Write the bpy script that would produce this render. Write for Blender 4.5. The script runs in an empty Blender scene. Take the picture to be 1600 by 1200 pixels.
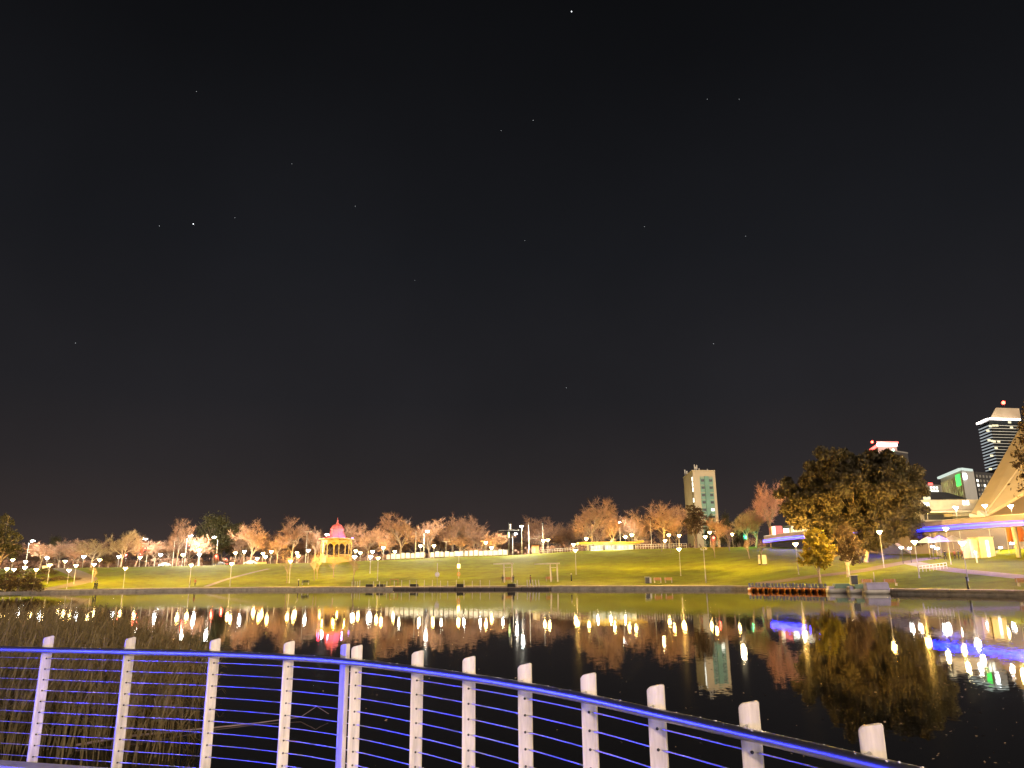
import bpy, bmesh, math, random
from mathutils import Vector, Matrix, Quaternion, noise as mnoise

random.seed(7)
R = math.radians
PI = math.pi
scene = bpy.context.scene
col = scene.collection

# ------------------------------------------------------------------ camera
FPX = 1150.0                                    # focal length in photo pixels (1600 wide)
PITCH = math.atan(292.0 / FPX)
ROLL = 0.0105
CAM = Vector((0.0, 0.0, 3.7))                   # 3.7 m above the water, 1.8 m above the bridge deck
_F = Vector((0, math.cos(PITCH), math.sin(PITCH)))
_U0 = Vector((0, -math.sin(PITCH), math.cos(PITCH)))
_R0 = Vector((1, 0, 0))
CU = _U0 * math.cos(ROLL) + _R0 * math.sin(ROLL)
CR = _R0 * math.cos(ROLL) - _U0 * math.sin(ROLL)

cam_data = bpy.data.cameras.new('camera')
cam = bpy.data.objects.new('camera', cam_data)
col.objects.link(cam)
cam.matrix_world = Matrix(((CR.x, CU.x, -_F.x, CAM.x), (CR.y, CU.y, -_F.y, CAM.y),
                           (CR.z, CU.z, -_F.z, CAM.z), (0, 0, 0, 1)))
cam_data.sensor_width = 36.0
cam_data.lens = 36.0 * FPX / 1600.0
cam_data.clip_start = 0.05
cam_data.clip_end = 6000
scene.camera = cam

# ------------------------------------------------------------------ night sky
world = bpy.data.worlds.new('World')
scene.world = world
world.use_nodes = True
wn, wl = world.node_tree.nodes, world.node_tree.links
wn.clear()
w_out = wn.new('ShaderNodeOutputWorld')
w_add = wn.new('ShaderNodeAddShader')
w_sky = wn.new('ShaderNodeTexSky')
w_sky.sky_type = 'NISHITA'
w_sky.sun_disc = False
w_sky.sun_elevation = R(3)                      # a low moon, far too weak to light anything
w_sky.sun_rotation = R(200)
w_b1 = wn.new('ShaderNodeBackground'); w_b1.inputs['Strength'].default_value = 0.0004
w_b2 = wn.new('ShaderNodeBackground'); w_b2.inputs['Strength'].default_value = 1.0
w_tc = wn.new('ShaderNodeTexCoord')
w_nrm = wn.new('ShaderNodeVectorMath'); w_nrm.operation = 'NORMALIZE'
w_sep = wn.new('ShaderNodeSeparateXYZ')
w_rmp = wn.new('ShaderNodeValToRGB')            # city skyglow: brownish at the skyline, near black overhead
e = w_rmp.color_ramp.elements
e[0].position = 0.0; e[0].color = (0.058, 0.041, 0.036, 1)
e[1].position = 1.0; e[1].color = (0.0016, 0.0017, 0.0021, 1)
for p_, c_ in ((0.07, (0.032, 0.0245, 0.0245, 1)), (0.13, (0.022, 0.0185, 0.0200, 1)), (0.22, (0.0150, 0.0140, 0.0165, 1)),
               (0.40, (0.0088, 0.0090, 0.0112, 1)), (0.60, (0.0045, 0.0046, 0.0056, 1)), (0.74, (0.0023, 0.0024, 0.0028, 1))):
    q_ = w_rmp.color_ramp.elements.new(p_); q_.color = c_
wl.new(w_tc.outputs['Generated'], w_nrm.inputs[0])
wl.new(w_nrm.outputs[0], w_sep.inputs[0])
wl.new(w_sep.outputs['Z'], w_rmp.inputs[0])
w_ns = wn.new('ShaderNodeTexNoise'); w_ns.inputs['Scale'].default_value = 2.2; w_ns.inputs['Detail'].default_value = 5   # thin uneven cloud
w_mr = wn.new('ShaderNodeMapRange'); w_mr.inputs['From Min'].default_value = .3; w_mr.inputs['From Max'].default_value = .7
w_mr.inputs['To Min'].default_value = .60; w_mr.inputs['To Max'].default_value = .82
wl.new(w_nrm.outputs[0], w_ns.inputs['Vector']); wl.new(w_ns.outputs['Fac'], w_mr.inputs['Value']); wl.new(w_mr.outputs[0], w_b2.inputs['Strength'])
wl.new(w_rmp.outputs[0], w_b2.inputs['Color'])
wl.new(w_sky.outputs[0], w_b1.inputs['Color'])
wl.new(w_b1.outputs[0], w_add.inputs[0])
wl.new(w_b2.outputs[0], w_add.inputs[1])
wl.new(w_add.outputs[0], w_out.inputs['Surface'])

# very soft fill from behind the camera, added to brighten the far bank
sun_d = bpy.data.lights.new('front_fill', 'SUN'); sun_d.energy = 2.1; sun_d.angle = R(60); sun_d.color = (1.0, 0.80, 0.62)
sun_o = bpy.data.objects.new('front_fill', sun_d); col.objects.link(sun_o)
sun_o.rotation_euler = Vector((-0.25, 1.0, -0.5)).to_track_quat('-Z', 'Y').to_euler()

# ------------------------------------------------------------------ exposure, render
vs = scene.view_settings
scene.display_settings.display_device = 'sRGB'
vs.view_transform = 'Standard'
vs.look = 'None'
vs.exposure = 0.6
vs.gamma = 1.0
vs.use_curve_mapping = False
scene.render.engine = 'CYCLES'
cy = scene.cycles
cy.use_denoising = True
cy.sample_clamp_direct = 60.0
cy.sample_clamp_indirect = 6.0
cy.max_bounces = 6
cy.diffuse_bounces = 2
cy.glossy_bounces = 3
cy.transmission_bounces = 4
cy.transparent_max_bounces = 8
cy.caustics_reflective = False
cy.caustics_refractive = False
cy.use_light_tree = True

# ------------------------------------------------------------------ geometry of the view
def ray(px, py):
    return _F + CR * ((px - 800.0) / FPX) + CU * ((600.0 - py) / FPX)

def at(px, py, Y):
    d = ray(px, py)
    return CAM + d * (Y / d.y)

def on_level(px, py, z):
    d = ray(px, py)
    return CAM + d * ((z - CAM.z) / d.z)

def interp(x, xs, ys):
    if x <= xs[0]:
        return ys[0]
    for i in range(len(xs) - 1):
        if x <= xs[i + 1]:
            t = (x - xs[i]) / (xs[i + 1] - xs[i])
            return ys[i] + (ys[i + 1] - ys[i]) * t
    return ys[-1]

# ------------------------------------------------------------------ scene tree helpers
def link(o, parent=None):
    col.objects.link(o)
    if parent is not None:
        o.parent = parent
    return o

def tag(o, label=None, cat=None, group=None, kind=None):
    if label: o['label'] = label
    if cat: o['category'] = cat
    if group: o['group'] = group
    if kind: o['kind'] = kind
    return o

def thing(name, label, cat, loc=(0, 0, 0), rz=0.0, group=None, scale=None):
    o = bpy.data.objects.new(name, None)
    o.empty_display_size = 0.2
    link(o)
    o.location = loc
    o.rotation_euler = (0, 0, rz)
    if scale: o.scale = scale
    return tag(o, label, cat, group)

def inst(name, mesh, parent=None, loc=(0, 0, 0), rot=(0, 0, 0), scale=(1, 1, 1)):
    o = bpy.data.objects.new(name, mesh)
    link(o, parent)
    o.location = loc; o.rotation_euler = rot; o.scale = scale
    return o

def copy_tree(o, parent=None):
    c = o.copy()
    col.objects.link(c)
    c.parent = parent
    for ch in list(o.children):
        copy_tree(ch, c)
    return c

class MB:
    """collects boxes, tubes, polygons into one mesh"""
    def __init__(s):
        s.v = []; s.f = []; s.m = []; s.sm = []
    def add(s, vs, fs, mi=0, smooth=False):
        b = len(s.v)
        s.v += [tuple(p) for p in vs]
        for f in fs:
            s.f.append([b + i for i in f]); s.m.append(mi); s.sm.append(smooth)
    def box(s, c, size, rz=0.0, mi=0, taper=1.0, M=None):
        hx, hy, hz = size[0] / 2, size[1] / 2, size[2] / 2
        vs = []
        for z, k in ((-hz, 1.0), (hz, taper)):
            for x, y in ((-hx, -hy), (hx, -hy), (hx, hy), (-hx, hy)):
                vs.append(Vector((x * k, y * k, z)))
        if M is not None:
            vs = [M @ p for p in vs]
        elif rz:
            r = Matrix.Rotation(rz, 3, 'Z'); vs = [r @ p for p in vs]
        c = Vector(c)
        s.add([p + c for p in vs], [(0, 3, 2, 1), (4, 5, 6, 7), (0, 1, 5, 4), (1, 2, 6, 5), (2, 3, 7, 6), (3, 0, 4, 7)], mi)
    def beam(s, a, b, w, h, mi=0, up=(0, 0, 1)):
        a = Vector(a); b = Vector(b); d = b - a
        L = d.length
        if L < 1e-6: return
        d.normalize()
        u = Vector(up)
        x = d.cross(u)
        if x.length < 1e-4: x = d.cross(Vector((1, 0, 0)))
        x.normalize(); y = x.cross(d)
        vs = []
        for p in (a, b):
            for i, j in ((-1, -1), (1, -1), (1, 1), (-1, 1)):
                vs.append(p + x * (i * w / 2) + y * (j * h / 2))
        s.add(vs, [(0, 1, 2, 3), (7, 6, 5, 4), (0, 4, 5, 1), (1, 5, 6, 2), (2, 6, 7, 3), (3, 7, 4, 0)], mi)
    def tube(s, pts, rads, n=6, mi=0, cap=True, smooth=True):
        pts = [Vector(p) for p in pts]
        if not hasattr(rads, '__len__'): rads = [rads] * len(pts)
        vs = []; fs = []
        ref = None
        for i, p in enumerate(pts):
            d = (pts[min(i + 1, len(pts) - 1)] - pts[max(i - 1, 0)])
            if d.length < 1e-9: d = Vector((0, 0, 1))
            d.normalize()
            if ref is None:
                ref = Vector((1, 0, 0)) if abs(d.x) < 0.8 else Vector((0, 1, 0))
            x = ref - d * ref.dot(d)
            if x.length < 1e-5: x = d.orthogonal()
            x.normalize(); ref = x
            y = d.cross(x)
            for k in range(n):
                a = 2 * PI * k / n
                vs.append(p + (x * math.cos(a) + y * math.sin(a)) * rads[i])
        for i in range(len(pts) - 1):
            for k in range(n):
                k2 = (k + 1) % n
                fs.append((i * n + k, i * n + k2, (i + 1) * n + k2, (i + 1) * n + k))
        s.add(vs, fs, mi, smooth)
        if cap:
            b = len(s.v) - len(vs)
            s.f.append([b + k for k in reversed(range(n))]); s.m.append(mi); s.sm.append(False)
            s.f.append([b + (len(pts) - 1) * n + k for k in range(n)]); s.m.append(mi); s.sm.append(False)
    def lathe(s, prof, n=16, c=(0, 0, 0), mi=0, smooth=True, ang=0.0):
        c = Vector(c); vs = []; fs = []
        for r, z in prof:
            for k in range(n):
                a = 2 * PI * k / n + ang
                vs.append(c + Vector((r * math.cos(a), r * math.sin(a), z)))
        for i in range(len(prof) - 1):
            for k in range(n):
                k2 = (k + 1) % n
                fs.append((i * n + k, i * n + k2, (i + 1) * n + k2, (i + 1) * n + k))
        if prof[0][0] > 1e-3: fs.append(tuple(reversed(range(n))))
        if prof[-1][0] > 1e-3: fs.append(tuple((len(prof) - 1) * n + k for k in range(n)))
        s.add(vs, fs, mi, smooth)
    def poly(s, pts, mi=0):
        s.add(pts, [tuple(range(len(pts)))], mi)
    def plate(s, pts, thick, mi=0):
        """a planar-ish polygon given real thickness along its normal"""
        pts = [Vector(p) for p in pts]
        n = Vector((0, 0, 0))
        for i in range(len(pts)):
            n += (pts[i] - pts[0]).cross(pts[(i + 1) % len(pts)] - pts[0])
        n.normalize()
        k = len(pts)
        vs = [p + n * thick / 2 for p in pts] + [p - n * thick / 2 for p in pts]
        fs = [tuple(range(k)), tuple(reversed(range(k, 2 * k)))]
        for i in range(k):
            j = (i + 1) % k
            fs.append((i, i + k, j + k, j))
        s.add(vs, fs, mi)
    def prism(s, outline, z0, z1, mi=0):
        k = len(outline)
        vs = [Vector((p[0], p[1], z0)) for p in outline] + [Vector((p[0], p[1], z1)) for p in outline]
        fs = [tuple(reversed(range(k))), tuple(range(k, 2 * k))]
        for i in range(k):
            j = (i + 1) % k
            fs.append((i, j, j + k, i + k))
        s.add(vs, fs, mi)
    def mesh(s, name, mats):
        me = bpy.data.meshes.new(name)
        me.from_pydata(s.v, [], s.f)
        if not isinstance(mats, (list, tuple)): mats = [mats]
        for m_ in mats: me.materials.append(m_)
        me.polygons.foreach_set('material_index', s.m)
        me.polygons.foreach_set('use_smooth', s.sm)
        me.update()
        return me
    def build(s, name, mats, parent=None, bevel=0.0, **kw):
        o = inst(name, s.mesh(name, mats), parent, **kw)
        if bevel:
            b = o.modifiers.new('edge', 'BEVEL'); b.width = bevel; b.segments = 2; b.limit_method = 'ANGLE'
        return o

# ------------------------------------------------------------------ materials
def rgb(c): return (c[0], c[1], c[2], 1.0)

def mat(name, c, rough=0.6, metal=0.0, vary=0.25, scale=6.0, bump=0.0, c2=None, spec=0.5, detail=4.0, coord='Object', obj_random=0.0, translucent=0.0, stretch=None):
    m = bpy.data.materials.new(name)
    m.use_nodes = True
    nt = m.node_tree; n, l = nt.nodes, nt.links
    b = n['Principled BSDF']
    b.inputs['Roughness'].default_value = rough
    b.inputs['Metallic'].default_value = metal
    b.inputs['Specular IOR Level'].default_value = spec
    tc = n.new('ShaderNodeTexCoord')
    tx = n.new('ShaderNodeTexNoise'); tx.inputs['Scale'].default_value = scale; tx.inputs['Detail'].default_value = detail
    if stretch:
        mp = n.new('ShaderNodeMapping'); mp.inputs['Scale'].default_value = stretch
        l.new(tc.outputs[coord], mp.inputs['Vector']); l.new(mp.outputs[0], tx.inputs['Vector'])
    else:
        l.new(tc.outputs[coord], tx.inputs['Vector'])
    rp = n.new('ShaderNodeValToRGB')
    c2 = c2 or tuple(x * (1 - vary) for x in c)
    rp.color_ramp.elements[0].position = 0.32; rp.color_ramp.elements[0].color = rgb(c2)
    rp.color_ramp.elements[1].position = 0.68; rp.color_ramp.elements[1].color = rgb(c)
    l.new(tx.outputs['Fac'], rp.inputs[0])
    src = rp.outputs[0]
    if obj_random:
        oi = n.new('ShaderNodeObjectInfo')
        mr = n.new('ShaderNodeMapRange')
        mr.inputs['To Min'].default_value = 1 - obj_random; mr.inputs['To Max'].default_value = 1 + obj_random
        l.new(oi.outputs['Random'], mr.inputs['Value'])
        hs = n.new('ShaderNodeHueSaturation')
        l.new(mr.outputs[0], hs.inputs['Value'])
        l.new(src, hs.inputs['Color'])
        src = hs.outputs[0]
    l.new(src, b.inputs['Base Color'])
    if bump:
        bp = n.new('ShaderNodeBump'); bp.inputs['Strength'].default_value = bump; bp.inputs['Distance'].default_value = 0.02
        l.new(tx.outputs['Fac'], bp.inputs['Height']); l.new(bp.outputs[0], b.inputs['Normal'])
    if translucent:
        tr = n.new('ShaderNodeBsdfTranslucent'); l.new(src, tr.inputs['Color'])
        mx = n.new('ShaderNodeMixShader'); mx.inputs[0].default_value = translucent
        out = n['Material Output']
        l.new(b.outputs[0], mx.inputs[1]); l.new(tr.outputs[0], mx.inputs[2]); l.new(mx.outputs[0], out.inputs['Surface'])
    return m

def glow(name, c, strength, body=(0.05, 0.05, 0.05), sampled=False):
    """a surface that gives off light: a lamp glass, a lit window, an illuminated sign"""
    m = bpy.data.materials.new(name)
    m.use_nodes = True
    n, l = m.node_tree.nodes, m.node_tree.links
    b = n['Principled BSDF']
    b.inputs['Base Color'].default_value = rgb(body)
    b.inputs['Roughness'].default_value = 0.4
    tc = n.new('ShaderNodeTexCoord')
    tx = n.new('ShaderNodeTexNoise'); tx.inputs['Scale'].default_value = 1.3
    mr = n.new('ShaderNodeMapRange')
    mr.inputs['To Min'].default_value = strength * 0.8; mr.inputs['To Max'].default_value = strength * 1.2
    l.new(tc.outputs['Object'], tx.inputs['Vector']); l.new(tx.outputs['Fac'], mr.inputs['Value'])
    b.inputs['Emission Color'].default_value = rgb(c)
    l.new(mr.outputs[0], b.inputs['Emission Strength'])
    if not sampled:
        m.cycles.emission_sampling = 'NONE'
    return m

def lamp_light(parent, loc, power, color, radius=0.3, name='lamp_light'):
    d = bpy.data.lights.new(name, 'POINT')
    d.energy = power; d.color = color; d.shadow_soft_size = radius
    o = bpy.data.objects.new(name, d)
    link(o, parent); o.location = loc
    return o

WARM = (1.0, 0.56, 0.10)
COOL = (1.0, 0.90, 0.72)
BLUE = (0.05, 0.07, 1.0)

M_steel = mat('brushed_steel', (0.62, 0.62, 0.63), 0.36, 1.0, 0.12, 30, 0.05)
M_postpaint = mat('post_white_paint', (0.74, 0.71, 0.64), 0.55, 0, 0.45, 4, 0.3, detail=9, stretch=(7, 7, .9), obj_random=.10)
M_deck = mat('deck_concrete', (0.24, 0.24, 0.25), 0.6, 0, 0.3, 4, 0.3)
M_darkmetal = mat('dark_metal', (0.05, 0.05, 0.052), 0.45, 0.6, 0.3, 8)
M_pole = mat('lamp_pole_grey', (0.42, 0.40, 0.36), 0.5, 0.1, 0.2, 5)
M_stone = mat('bank_stone', (0.30, 0.27, 0.24), 0.85, 0, 0.45, 1.2, 0.5)
M_paving = mat('promenade_paving', (0.32, 0.26, 0.20), 0.8, 0, 0.25, 0.8, 0.2)
M_path = mat('path_gravel', (0.22, 0.165, 0.105), 0.9, 0, 0.25, 0.5, 0.2)
M_white = mat('white_paint', (0.78, 0.78, 0.76), 0.5, 0, 0.15, 3)
M_cream = mat('cream_paint', (0.62, 0.54, 0.40), 0.6, 0, 0.2, 2)
M_concrete = mat('pale_concrete', (0.46, 0.41, 0.34), 0.75, 0, 0.22, 0.7, 0.2)
M_shell = mat('shell_cladding', (0.54, 0.42, 0.24), 0.55, 0, 0.12, 0.4)
M_bark = mat('bare_tree_bark', (0.26, 0.20, 0.15), 0.85, 0, 0.4, 2.5, 0.3, obj_random=0.2)
M_twig = mat('bare_twig', (0.33, 0.185, 0.120), 0.8, 0, 0.35, 0.6, obj_random=0.3, coord='Object')
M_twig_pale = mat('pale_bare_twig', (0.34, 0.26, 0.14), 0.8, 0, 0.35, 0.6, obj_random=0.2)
M_twig_pink = mat('pink_light_twig', (0.46, 0.24, 0.18), 0.8, 0, 0.3, 0.6)  # pink light put into the twig colour
M_leaf = mat('evergreen_leaf', (0.075, 0.070, 0.022), 0.6, 0, 0.6, 0.35, obj_random=0.2, translucent=0.25)
M_leaf_brown = mat('dull_brown_leaf', (0.105, 0.065, 0.028), 0.65, 0, 0.55, 0.4, obj_random=0.2, translucent=0.2)
M_leaf_fig = mat('fig_leaf', (0.060, 0.046, 0.014), 0.65, 0, 0.6, 0.3, translucent=0.2)
M_twig_dim = mat('dimmed_far_twig', (0.16, 0.085, 0.055), 0.8, 0, 0.4, 0.3)  # darker twig copy, weaker light behind the lamps put into its colour
M_leaf_yellow = mat('yellow_green_leaf', (0.36, 0.28, 0.02), 0.6, 0, 0.5, 1.2, translucent=0.3)
M_palebark = mat('pale_gum_bark', (0.50, 0.42, 0.32), 0.8, 0, 0.35, 1.2, 0.3)
M_wood = mat('orange_timber', (0.42, 0.17, 0.05), 0.6, 0, 0.35, 4, 0.2)
M_skin = mat('skin', (0.42, 0.27, 0.20), 0.6, 0, 0.1, 6)
M_cloth_dark = mat('dark_clothing', (0.03, 0.03, 0.035), 0.85, 0, 0.4, 9)
M_cloth_red = mat('red_brown_clothing', (0.22, 0.06, 0.05), 0.85, 0, 0.4, 9)
M_hair = mat('dark_hair', (0.03, 0.022, 0.018), 0.7, 0, 0.3, 20)
G_warm = glow('warm_lamp_glass', (1.0, 0.74, 0.30), 40)
G_cool = glow('cool_lamp_glass', (0.90, 0.97, 1.0), 40)
G_amber = glow('amber_lamp_glass', (1.0, 0.45, 0.12), 14)
G_red = glow('red_signal_lens', (1.0, 0.05, 0.03), 14)
G_green = glow('green_signal_lens', (0.03, 1.0, 0.42), 9)
G_blueled = glow('blue_led_strip', (0.10, 0.22, 1.0), 4.2)
G_window = glow('lit_window_warm', (1.0, 0.86, 0.50), 0.95)
G_window_white = glow('lit_window_white', (1.0, 0.97, 0.80), 2.2)
# ================================================================== SETTING
# river edge: (photo column, photo row of the waterline)
_bank = [(-500, 940), (-200, 931), (0, 927.5), (60, 927), (200, 924.5), (400, 922.5), (800, 921), (1150, 921.5),
         (1280, 924.5), (1400, 928), (1600, 931.5), (1900, 938), (2300, 948)]
_bp = [on_level(x, y, 0.0) for x, y in _bank]
BX = [p.x for p in _bp]; BY = [p.y for p in _bp]
def Yb(X): return interp(X, BX, BY)

# crest of the lawn: (column, row, distance)
_crest = [(-500, 893, 235), (60, 888, 235), (200, 886, 235), (300, 884, 235), (400, 881, 240), (500, 879, 240), (600, 875, 245),
          (700, 870.5, 245), (800, 867.5, 245), (850, 864.5, 245), (900, 861, 245), (1000, 858, 245), (1100, 855, 240),
          (1200, 853.5, 228), (1300, 859, 195), (1400, 867, 165), (1500, 863, 150), (1600, 857, 140), (2000, 848, 130)]
_cp = [at(x, y, d) for x, y, d in _crest]
CX = [p.x for p in _cp]; CYv = [p.y for p in _cp]; CZ = [p.z for p in _cp]
PROM_Z = 0.65
PROM_W = 7.0

def ground(X, Y):
    yb = Yb(X) + PROM_W
    yr = max(interp(X, CX, CYv), yb + 25)
    zr = interp(X, CX, CZ)
    t = (Y - yb) / (yr - yb)
    if t <= 0: return PROM_Z
    if t >= 1: return zr
    s = t * 0.82 + 0.18 * t * t * (3 - 2 * t)
    w = 0.12 * math.sin(X * 0.05 + Y * 0.03) * math.sin(PI * t)
    return PROM_Z + (zr - PROM_Z) * s + w

def gp(X, Y): return Vector((X, Y, ground(X, Y)))

def hit_ground(px, py):
    """where the sight line of a photo pixel meets the lawn"""
    d = ray(px, py); best = None
    Y = 60.0
    while Y < 300:
        p = CAM + d * (Y / d.y)
        if Y > Yb(p.x) - 1 and p.z <= ground(p.x, p.y):
            return gp(p.x, p.y)
        Y += 0.5
    p = CAM + d * (240 / d.y)
    return gp(p.x, p.y)

# --- water
def water_material():
    m = bpy.data.materials.new('river_water'); m.use_nodes = True
    n, l = m.node_tree.nodes, m.node_tree.links
    b = n['Principled BSDF']
    b.inputs['Base Color'].default_value = (0.006, 0.006, 0.005, 1)
    b.inputs['Roughness'].default_value = 0.024
    b.inputs['IOR'].default_value = 1.33
    tc = n.new('ShaderNodeTexCoord')
    acc = None
    for sc, amp, det in ((0.30, 0.0035, 2.0), (4.5, 0.017, 2.0)):
        t = n.new('ShaderNodeTexNoise'); t.inputs['Scale'].default_value = sc; t.inputs['Detail'].default_value = det
        l.new(tc.outputs['Object'], t.inputs['Vector'])
        s = n.new('ShaderNodeVectorMath'); s.operation = 'SUBTRACT'; s.inputs[1].default_value = (0.5, 0.5, 0.5)
        l.new(t.outputs['Color'], s.inputs[0])
        k = n.new('ShaderNodeVectorMath'); k.operation = 'MULTIPLY'; k.inputs[1].default_value = (amp, amp, 0)
        l.new(s.outputs[0], k.inputs[0])
        if acc is None: acc = k.outputs[0]
        else:
            a = n.new('ShaderNodeVectorMath'); a.operation = 'ADD'
            l.new(acc, a.inputs[0]); l.new(k.outputs[0], a.inputs[1]); acc = a.outputs[0]
    a = n.new('ShaderNodeVectorMath'); a.operation = 'ADD'; a.inputs[1].default_value = (0, 0, 1)
    l.new(acc, a.inputs[0])
    nm = n.new('ShaderNodeVectorMath'); nm.operation = 'NORMALIZE'
    l.new(a.outputs[0], nm.inputs[0]); l.new(nm.outputs[0], b.inputs['Normal'])
    return m
mb = MB()
mb.poly([(-900, -400, 0), (900, -400, 0), (900, 420, 0), (-900, 420, 0)])
tag(mb.build('water', water_material()), 'calm dark river mirroring the lamps of the far bank', kind='structure')

# --- lawn and plateau behind it, one sheet out to the skyline
def grass_material():
    m = mat('lawn_grass', (0.195, 0.235, 0.007), 0.9, 0, 0.3, 0.10, 0, c2=(0.165, 0.175, 0.008), coord='Object', detail=8)
    n, l = m.node_tree.nodes, m.node_tree.links
    b = n['Principled BSDF']; b.inputs['Specular IOR Level'].default_value = 0.1
    src = b.inputs['Base Color'].links[0].from_socket                # worn and clover patches
    t2 = n.new('ShaderNodeTexNoise'); t2.inputs['Scale'].default_value = 0.28; t2.inputs['Detail'].default_value = 10; t2.inputs['Roughness'].default_value = .75
    r2 = n.new('ShaderNodeValToRGB'); r2.color_ramp.elements[0].position = .36; r2.color_ramp.elements[0].color = (.72, .66, .62, 1); r2.color_ramp.elements[1].position = .6; r2.color_ramp.elements[1].color = (1.1, 1.12, 1, 1)
    mx = n.new('ShaderNodeMix'); mx.data_type = 'RGBA'; mx.blend_type = 'MULTIPLY'; mx.inputs['Factor'].default_value = 1.0
    tc2 = n.new('ShaderNodeTexCoord'); l.new(tc2.outputs['Object'], t2.inputs['Vector']); l.new(t2.outputs['Fac'], r2.inputs[0])
    l.new(src, mx.inputs['A']); l.new(r2.outputs[0], mx.inputs['B']); l.new(mx.outputs['Result'], b.inputs['Base Color'])
    tc = n.new('ShaderNodeTexCoord')
    t = n.new('ShaderNodeTexNoise'); t.inputs['Scale'].default_value = 3.0; t.inputs['Detail'].default_value = 8
    l.new(tc.outputs['Object'], t.inputs['Vector'])
    bp = n.new('ShaderNodeBump'); bp.inputs['Strength'].default_value = 0.7; bp.inputs['Distance'].default_value = 0.15
    l.new(t.outputs['Fac'], bp.inputs['Height']); l.new(bp.outputs[0], b.inputs['Normal'])
    return m
M_grass = grass_material()
Xs = [-900, -700, -560, -450, -380, -320, -280] + [-250 + 4 * i for i in range(120)] + [240, 280, 340, 420, 520, 700, 900]
offs = [PROM_W + o for o in [0, 1.5, 3, 5, 7, 9, 11, 13] + [16 + 4 * i for i in range(46)] + [210, 240, 300, 420, 650, 1000, 1700, 3000]]
vs_, fs_ = [], []
for X in Xs:
    for o in offs:
        Y = Yb(X) + o
        vs_.append((X * (1 if o < 240 else 1 + (o - 240) / 700), Y, ground(X, Y)))
nr = len(offs)
for i in range(len(Xs) - 1):
    for j in range(nr - 1):
        fs_.append((i * nr + j, (i + 1) * nr + j, (i + 1) * nr + j + 1, i * nr + j + 1))
mb = MB(); mb.add(vs_, fs_, 0, True)
tag(mb.build('lawn', M_grass), 'sloping park lawn between the riverside promenade and the road', kind='structure')

# --- promenade paving, coping stones and bank wall
vs_, fs_ = [], []
PX = [-450 + 3 * i for i in range(270)]
for X in PX:
    vs_ += [(X, Yb(X) + 0.62, PROM_Z), (X, Yb(X) + PROM_W + 0.05, PROM_Z + 0.012)]
for i in range(len(PX) - 1):
    fs_.append((2 * i, 2 * i + 2, 2 * i + 3, 2 * i + 1))
mb = MB(); mb.add(vs_, fs_)
prom = tag(mb.build('pavement', M_paving), 'pale paved promenade along the far bank', kind='structure')
vs_, fs_ = [], []
for X in PX:
    y = Yb(X)
    vs_ += [(X, y, -0.8), (X, y, 0.42), (X, y + 0.6, 0.42), (X, y + 0.6, -0.8)]
for i in range(len(PX) - 1):
    for k in range(3):
        a = 4 * i + k
        fs_.append((a, a + 4, a + 5, a + 1))
mb = MB(); mb.add(vs_, fs_)
wall = tag(mb.build('river_wall', M_stone), 'low dark stone wall holding the far river bank', kind='structure')
# coping blocks, each a stone of its own where it is near enough to tell
coping_len = 1.9
cm = MB(); cm.box((0, 0, 0), (coping_len - 0.05, 0.66, 0.25)); coping_mesh = cm.mesh('coping_stone', M_paving)
X = BX[1]
cnt = 0
pts = []
x0 = on_level(40, 927, 0).x; x1 = on_level(1660, 931, 0).x
X = x0
while X < x1:
    dx = 1.0; s = (Yb(X + 1) - Yb(X)) / 1.0
    L = coping_len / math.sqrt(1 + s * s)
    xm = X + L / 2
    inst('coping_stone', coping_mesh, wall, (xm, Yb(xm) + 0.29, 0.545 + random.uniform(-.008, .008)), (0, 0, math.atan2(Yb(X + L) - Yb(X), L)))
    X += L

# --- footpaths draped on the lawn
def drape_strip(name, pts, width, m, label, lift=0.05):
    P = [Vector((p.x, p.y, 0)) for p in pts]
    # resample
    out = []
    for i in range(len(P) - 1):
        k = max(2, int((P[i + 1] - P[i]).length / 1.5))
        for j in range(k):
            out.append(P[i].lerp(P[i + 1], j / k))
    out.append(P[-1])
    for _ in range(12):
        out = [out[0]] + [(out[i - 1] + out[i] * 2 + out[i + 1]) / 4 for i in range(1, len(out) - 1)] + [out[-1]]
    vs, fs = [], []
    nx = 5
    for i, p in enumerate(out):
        d = (out[min(i + 1, len(out) - 1)] - out[max(0, i - 1)]).normalized()
        sd = Vector((-d.y, d.x, 0))
        for k in range(nx):
            q = p + sd * width * (k / (nx - 1) - 0.5)
            vs.append((q.x, q.y, ground(q.x, q.y) + lift))
    for i in range(len(out) - 1):
        for k in range(nx - 1):
            a = i * nx + k
            fs.append((a, a + 1, a + nx + 1, a + nx))
    b = MB(); b.add(vs, fs, 0, True)
    return tag(b.build(name, m), label, kind='structure')
drape_strip('footpath', [hit_ground(*p) for p in ((70, 921), (100, 917), (125, 911), (140, 907), (128, 900), (108, 892), (95, 888))], 5.0, M_path,
            'pale footpath curving up the left end of the lawn')
drape_strip('footpath', [hit_ground(*p) for p in ((1180, 913), (1230, 907.5), (1290, 900), (1350, 893), (1400, 881), (1440, 875), (1500, 868), (1560, 863))], 3.6, M_path,
            'tan footpath rising past the big tree to the plaza')
drape_strip('footpath', [hit_ground(*p) for p in ((1425, 880), (1470, 890), (1520, 895), (1570, 900), (1640, 907))], 3.0, M_paving,
            'grey footpath running down behind the white railing')
drape_strip('footpath', [hit_ground(*p) for p in ((322, 917), (335, 912), (352, 906), (375, 900), (398, 894), (420, 889))], 1.4, M_paving,
            'narrow pale steps climbing the lawn below the lamps')

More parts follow.
